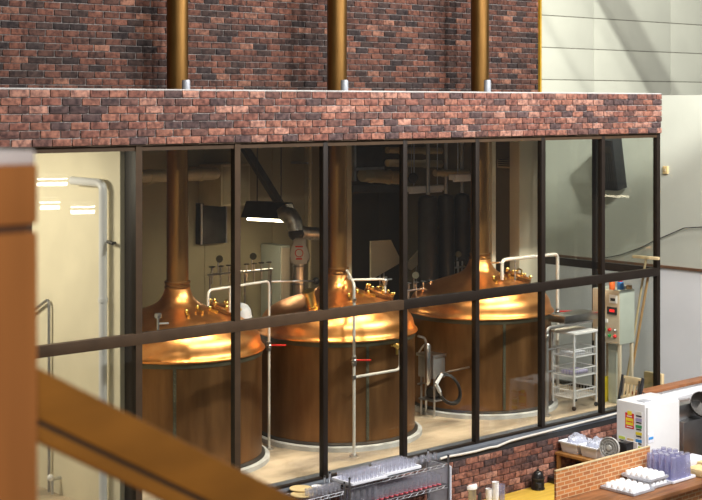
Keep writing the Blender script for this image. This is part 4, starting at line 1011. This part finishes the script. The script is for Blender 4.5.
for i in range(7):
    o = sf.copy(); COL.objects.link(o); o.location = (4.91+.055*i, RY0+.18+.03*(i%2), zS-.003); o['label'] = 'loose shot glass on the wire shelf right of the trays'; o['category'] = 'glass'; o['group'] = 'loose shot glasses'
# pink based tumblers on the second shelf
g0_ = MB(); g0_.lathe([(0,.018),(.027,.018),(.034,.13),(.0325,.13),(.0255,.022),(0,.022)], (0,0,0), 16)
g1_ = MB(); g1_.lathe([(0,.006),(.0255,.006),(.0265,.018),(0,.018)], (0,0,0), 16)
pr = thing('pink_tumbler', (0,0,0), 'clear tumbler with a pink base on the second rack shelf', 'tumbler', 'pink based tumblers')
part(g0_, 'glass_wall', 'glassware', pr); part(g1_, 'pink_base', 'pink_glass_base', pr, label='pink base')
k = 0
for i in range(14):
    for j in range(3):
        o = pr if k == 0 else dup(pr, (0,0,0)); k += 1
        o.location = (4.22+i*.073, RY0+.05+j*.085, Z2_+.003)
bg = MB(); bg.lathe([(0,0),(.032,0),(.038,.01),(.040,.17),(.038,.17),(.035,.016),(0,.012)], (0,0,0), 18)
bf = None
for i in range(5):
    for j in range(2):
        if bf is None: bf = o = bg.build('beer_glass', 'glassware', None, 0, 50, (0,0,0))
        else: o = bf.copy(); COL.objects.link(o)
        o.location = (3.85+i*.085, RY0+.06+j*.12, Z2_+.003); o['label'] = 'tall clear beer glass on the second shelf under the left tray'; o['category'] = 'glass'; o['group'] = 'beer glasses under the left tray'
# plates and glasses on the left rack
for i, (uu, vv, r_, mt, lab) in enumerate(((296,488,.12,'plate_tan','topmost tan round board on the left wire rack'),(299,493,.12,'plate_tan','lower tan round board under the topmost one'),(317,486,.06,'paper_white','small white plate right of the tan boards'))):
    p = PZ(uu, vv, 1.46); y = min(max(p.y, RY0+.02+r_*.3), RY1-.02); zz = (1.462, 1.446, 1.446)[i]
    p = Vector((p.x, y-.05*(i==1), zz)); mb = MB(); mb.lathe([(0,0),(r_*.9,0),(r_,.006),(r_,.014),(r_*.85,.012),(0,.010)], p, 36); single(mb, 'round_board' if i < 2 else 'small_plate', mt, lab, 'board' if i < 2 else 'plate')
for i in range(8):
    for j in range(2):
        o = sf.copy(); COL.objects.link(o); o.location = (3.28+i*.055, RY0+.03+j*.06, 1.446); o['label'] = 'clear shot glass standing loose on the left wire rack'; o['category'] = 'glass'; o['group'] = 'loose glasses on the left rack'

# ================================================================== FOREGROUND STAIR (blurred)
struct(MB().box(-12, -3.9, -16, -8.9, 3.8, 4.0), 'floor_mezzanine', 'wood_counter')
D0 = 2.95
A = PD(42, 371, D0); 
dirr = Vector((1,0,-.575)).normalized()
o = thing('stair_rail', tuple(A+dirr*.5), 'blurred wooden stair rail slanting down across the lower left corner', 'handrail')
def board(top_off, h, w, nm, mt, y=0):
    a = A + dirr*-.05 + Vector((0,0,-(top_off+h/2)*1.14)) + Vector((0,y,0)); b = a + dirr*2.4
    return part(MB().beam(a, b, w, h), nm, mt, o, bevel=.006)
board(.0, .092, .05, 'top_board', 'wood_rail'); board(.092+.010, .032, .05, 'lower_board', 'wood_rail'); board(.085, .03, .03, 'groove_strip', 'dark_metal')
board(.15, .6, .02, 'side_panel', 'wood_rail', .0) if False else None
o = thing('newel_post', tuple(PD(0, 480, D0)), 'blurred orange wooden newel post at the left edge with a pale cap', 'post')
e = PD(38, 300, D0-.07); w = .22; e = e + Vector((0,.10,0))
def pbox(z0, z1, grow, nm, mt): return part(MB().box(e.x-w-grow, e.x+grow, e.y-.10-grow, e.y+.10+grow, z0, z1), nm, mt, o, bevel=.005)
zc = PD(0,163,D0).z; zg0 = PD(0,221,D0).z; zg1 = PD(0,229,D0).z; ztp = PD(0,149,D0).z
pbox(4.0, zg1, 0, 'lower_shaft', 'wood_orange'); pbox(zg1, zg0, -.012, 'groove', 'rail_brown'); pbox(zg0, zc, 0, 'upper_shaft', 'wood_orange'); pbox(zc, ztp, -.004, 'cap', 'cap_white')

# ================================================================== LIGHT
def area(name, loc, target, size, energy, col=(1,.95,.88), shape='DISK'):
    l = bpy.data.lights.new(name, 'AREA'); l.shape = shape; l.size = size; l.energy = energy; l.color = col
    o = bpy.data.objects.new(name, l); COL.objects.link(o); o.location = loc
    d = Vector(target)-Vector(loc); o.rotation_euler = d.to_track_quat('-Z','Y').to_euler(); return o
# hall lamps: a row of round fittings high in the hall
for i, x in enumerate((2.6, 5.4, 8.2, 11.0)):
    c = Vector((x, -6.2, 10.0)); o = thing('hall_lamp', tuple(c), ('round hall lamp above the kitchen, first from the stair', 'round hall lamp above the kitchen, second from the stair', 'round hall lamp above the kitchen, third from the stair', 'round hall lamp above the kitchen, furthest from the stair')[i], 'lamp', 'hall lamps')
    d = (Vector((x,0.8,3.2))-c).normalized()
    part(MB().lathe([(.22,.02),(.23,0),(.21,-.10),(.10,-.20),(0,-.22)], c, 28, d), 'lamp_shell', 'dark_metal', o)
    part(MB().cyl(c-d*.2, Vector((c.x,c.y-.1,11.0)), .02, 8), 'rod', 'dark_metal', o)
    area('hall_lamp_light', c+d*.03, c+d, .40, (330,330,380,420)[i], (1,.96,.91))
# big soft skylight of the hall, and lights added for the post and the side room
area('hall_skylight', (9.0, -7.5, 10.9), (6.5, -1, 3.5), 4.0, 500, (.95,.96,1.0), 'SQUARE')
area('mezzanine_fill', (-7.5, -13.5, 7.6), (-4.5, -9.5, 5.0), .8, 155, (1,.90,.78))  # unseen fill added behind the camera to brighten post and rail
struct(MB().box(-12, 22, -16, 6.1, 11.0, 11.1), 'ceiling_hall', 'panel_white')
c = Vector((-.6, 1.6, 5.15)); o = thing('added_ceiling_strip', tuple(c), 'bright strip lamp added on the ceiling of the side room at left', 'lamp')  # unseen strip and its area light, added to brighten the partition wall
part(MB().box(-.70,-.50,.9,2.3,5.20,5.27), 'lamp_body', 'white_enamel', o); part(MB().box(-.68,-.52,.92,2.28,5.19,5.20), 'diffuser', 'lamp_face', o)
area('side_room_fill', (-.6,1.6,5.15), (.4,1.6,3.0), 1.2, 88, (1,.90,.72))
area('lamp_light', (pl.x, 3.75, zl-.06), (pl.x, 3.95, 0), .5, 9, (1,.84,.58))
# unseen warm downlights added in the glass front roof to brighten domes and floor
for i, (x, lab) in enumerate(((2.75,'left kettle, to its left'),(3.75,'left kettle, to its right'),(5.0,'middle kettle, to its left'),(5.95,'middle kettle, to its right'),(7.55,'right kettle, to its left'),(8.5,'right kettle, to its right'))):
    o = thing('added_downlight', (x,.45,5.30), 'small added downlight under the roof before the '+lab, 'lamp', 'added downlights above the kettles')
    part(MB().lathe([(.05,0),(.065,0),(.065,-.02),(.05,-.02),(.05,0)], (x,.45,5.30), 20), 'trim_ring', 'steel_dull', o); part(MB().lathe([(0,-.004),(.05,-.004),(.05,0),(0,0)], (x,.45,5.30), 20), 'lens', 'lamp_face', o)
    l = bpy.data.lights.new('downlight', 'SPOT'); l.energy = 160; l.spot_size = R(62); l.spot_blend = .7; l.color = (1,.85,.64); l.shadow_soft_size = .05
    lo_ = bpy.data.objects.new('downlight', l); COL.objects.link(lo_); lo_.location = (x,.45,5.27); lo_.rotation_euler = (R(8),0,0)
# strip lamps across the hall, mirrored in the left pane
for i, (uu, vv, L, lab) in enumerate(((83,209,.40,'bright strip lamp across the hall, mirrored in the left pane nearest the pipe'), (50,204.5,.32,'bright strip lamp across the hall, mirrored in the left pane beside the post'), (52,181,.5,'bright strip lamp across the hall, mirrored highest in the left pane'))):
    g = PY(uu, vv, .05); d = ray(uu, vv); d = Vector((d.x,-d.y,d.z)); s = 8.5/abs(d.y); c = g + d*s
    side = Vector((-d.y, d.x, 0)).normalized()
    o = thing('strip_lamp', tuple(c), lab, 'lamp', 'hall strip lamps')
    part(MB().beam(c-side*L*.5+Vector((0,0,.08)), c+side*L*.5+Vector((0,0,.08)), .16, .06), 'lamp_body', 'white_enamel', o)
    for q in (-.05,.05): part(MB().cyl(c-side*L*.48+Vector((0,0,q)), c+side*L*.48+Vector((0,0,q)), .03, 10), 'tube', 'tube_white', o)
# floodlight on the panelled wall with the roof strut that throws the slanting shade
sp = bpy.data.lights.new('flood_light', 'SPOT'); sp.energy = 3500; sp.spot_size = R(44); sp.spot_blend = .35; sp.color = (1,.99,.93); sp.shadow_soft_size = .10
so = bpy.data.objects.new('flood_light', sp); COL.objects.link(so); so.location = (8.5, -4.5, 9.6)
so.rotation_euler = (Vector((15.5,5.5,6.0))-Vector(so.location)).to_track_quat('-Z','Y').to_euler()
Lp = Vector(so.location)
w0 = PY(608, -30, 5.5); w1 = PY(712, 150, 5.5)
w0 = PY(612, 0, 5.5); w1 = PY(664, 94, 5.5); dd = w1-w0; w0 = w0-dd*1.2; w1 = w1+dd*1.0
t = .55; single(MB().beam(Lp.lerp(w0,t), Lp.lerp(w1,t), .10, .80, (0,1,0)), 'roof_strut', 'dark_metal', 'slanting roof strut high in the hall in front of the floodlight', 'strut')

w = bpy.data.worlds.new('World'); S.world = w; w.use_nodes = True
bg_ = w.node_tree.nodes['Background']; bg_.inputs[0].default_value = (.95,.93,.92,1); bg_.inputs[1].default_value = .12

# ================================================================== CAMERA
cd = bpy.data.cameras.new('camera'); co = bpy.data.objects.new('camera', cd); COL.objects.link(co); S.camera = co
co.location = (CX, CY, CZ); co.rotation_euler = (R(90), 0, -math.atan2(AF[0], AF[1]))
cd.sensor_fit = 'HORIZONTAL'; cd.sensor_width = 36; cd.lens = FX/702*36; cd.shift_y = -146/702; cd.clip_start = .05
cd.dof.use_dof = True; cd.dof.focus_distance = 16.8; cd.dof.aperture_fstop = cd.lens/1000/.020
S.view_settings.view_transform = 'Standard'; S.view_settings.look = 'None'; S.view_settings.gamma = 1; S.view_settings.exposure = 0.35
S.view_settings.use_curve_mapping = False
S.cycles.max_bounces = 10; S.cycles.transparent_max_bounces = 24; S.cycles.use_denoising = True
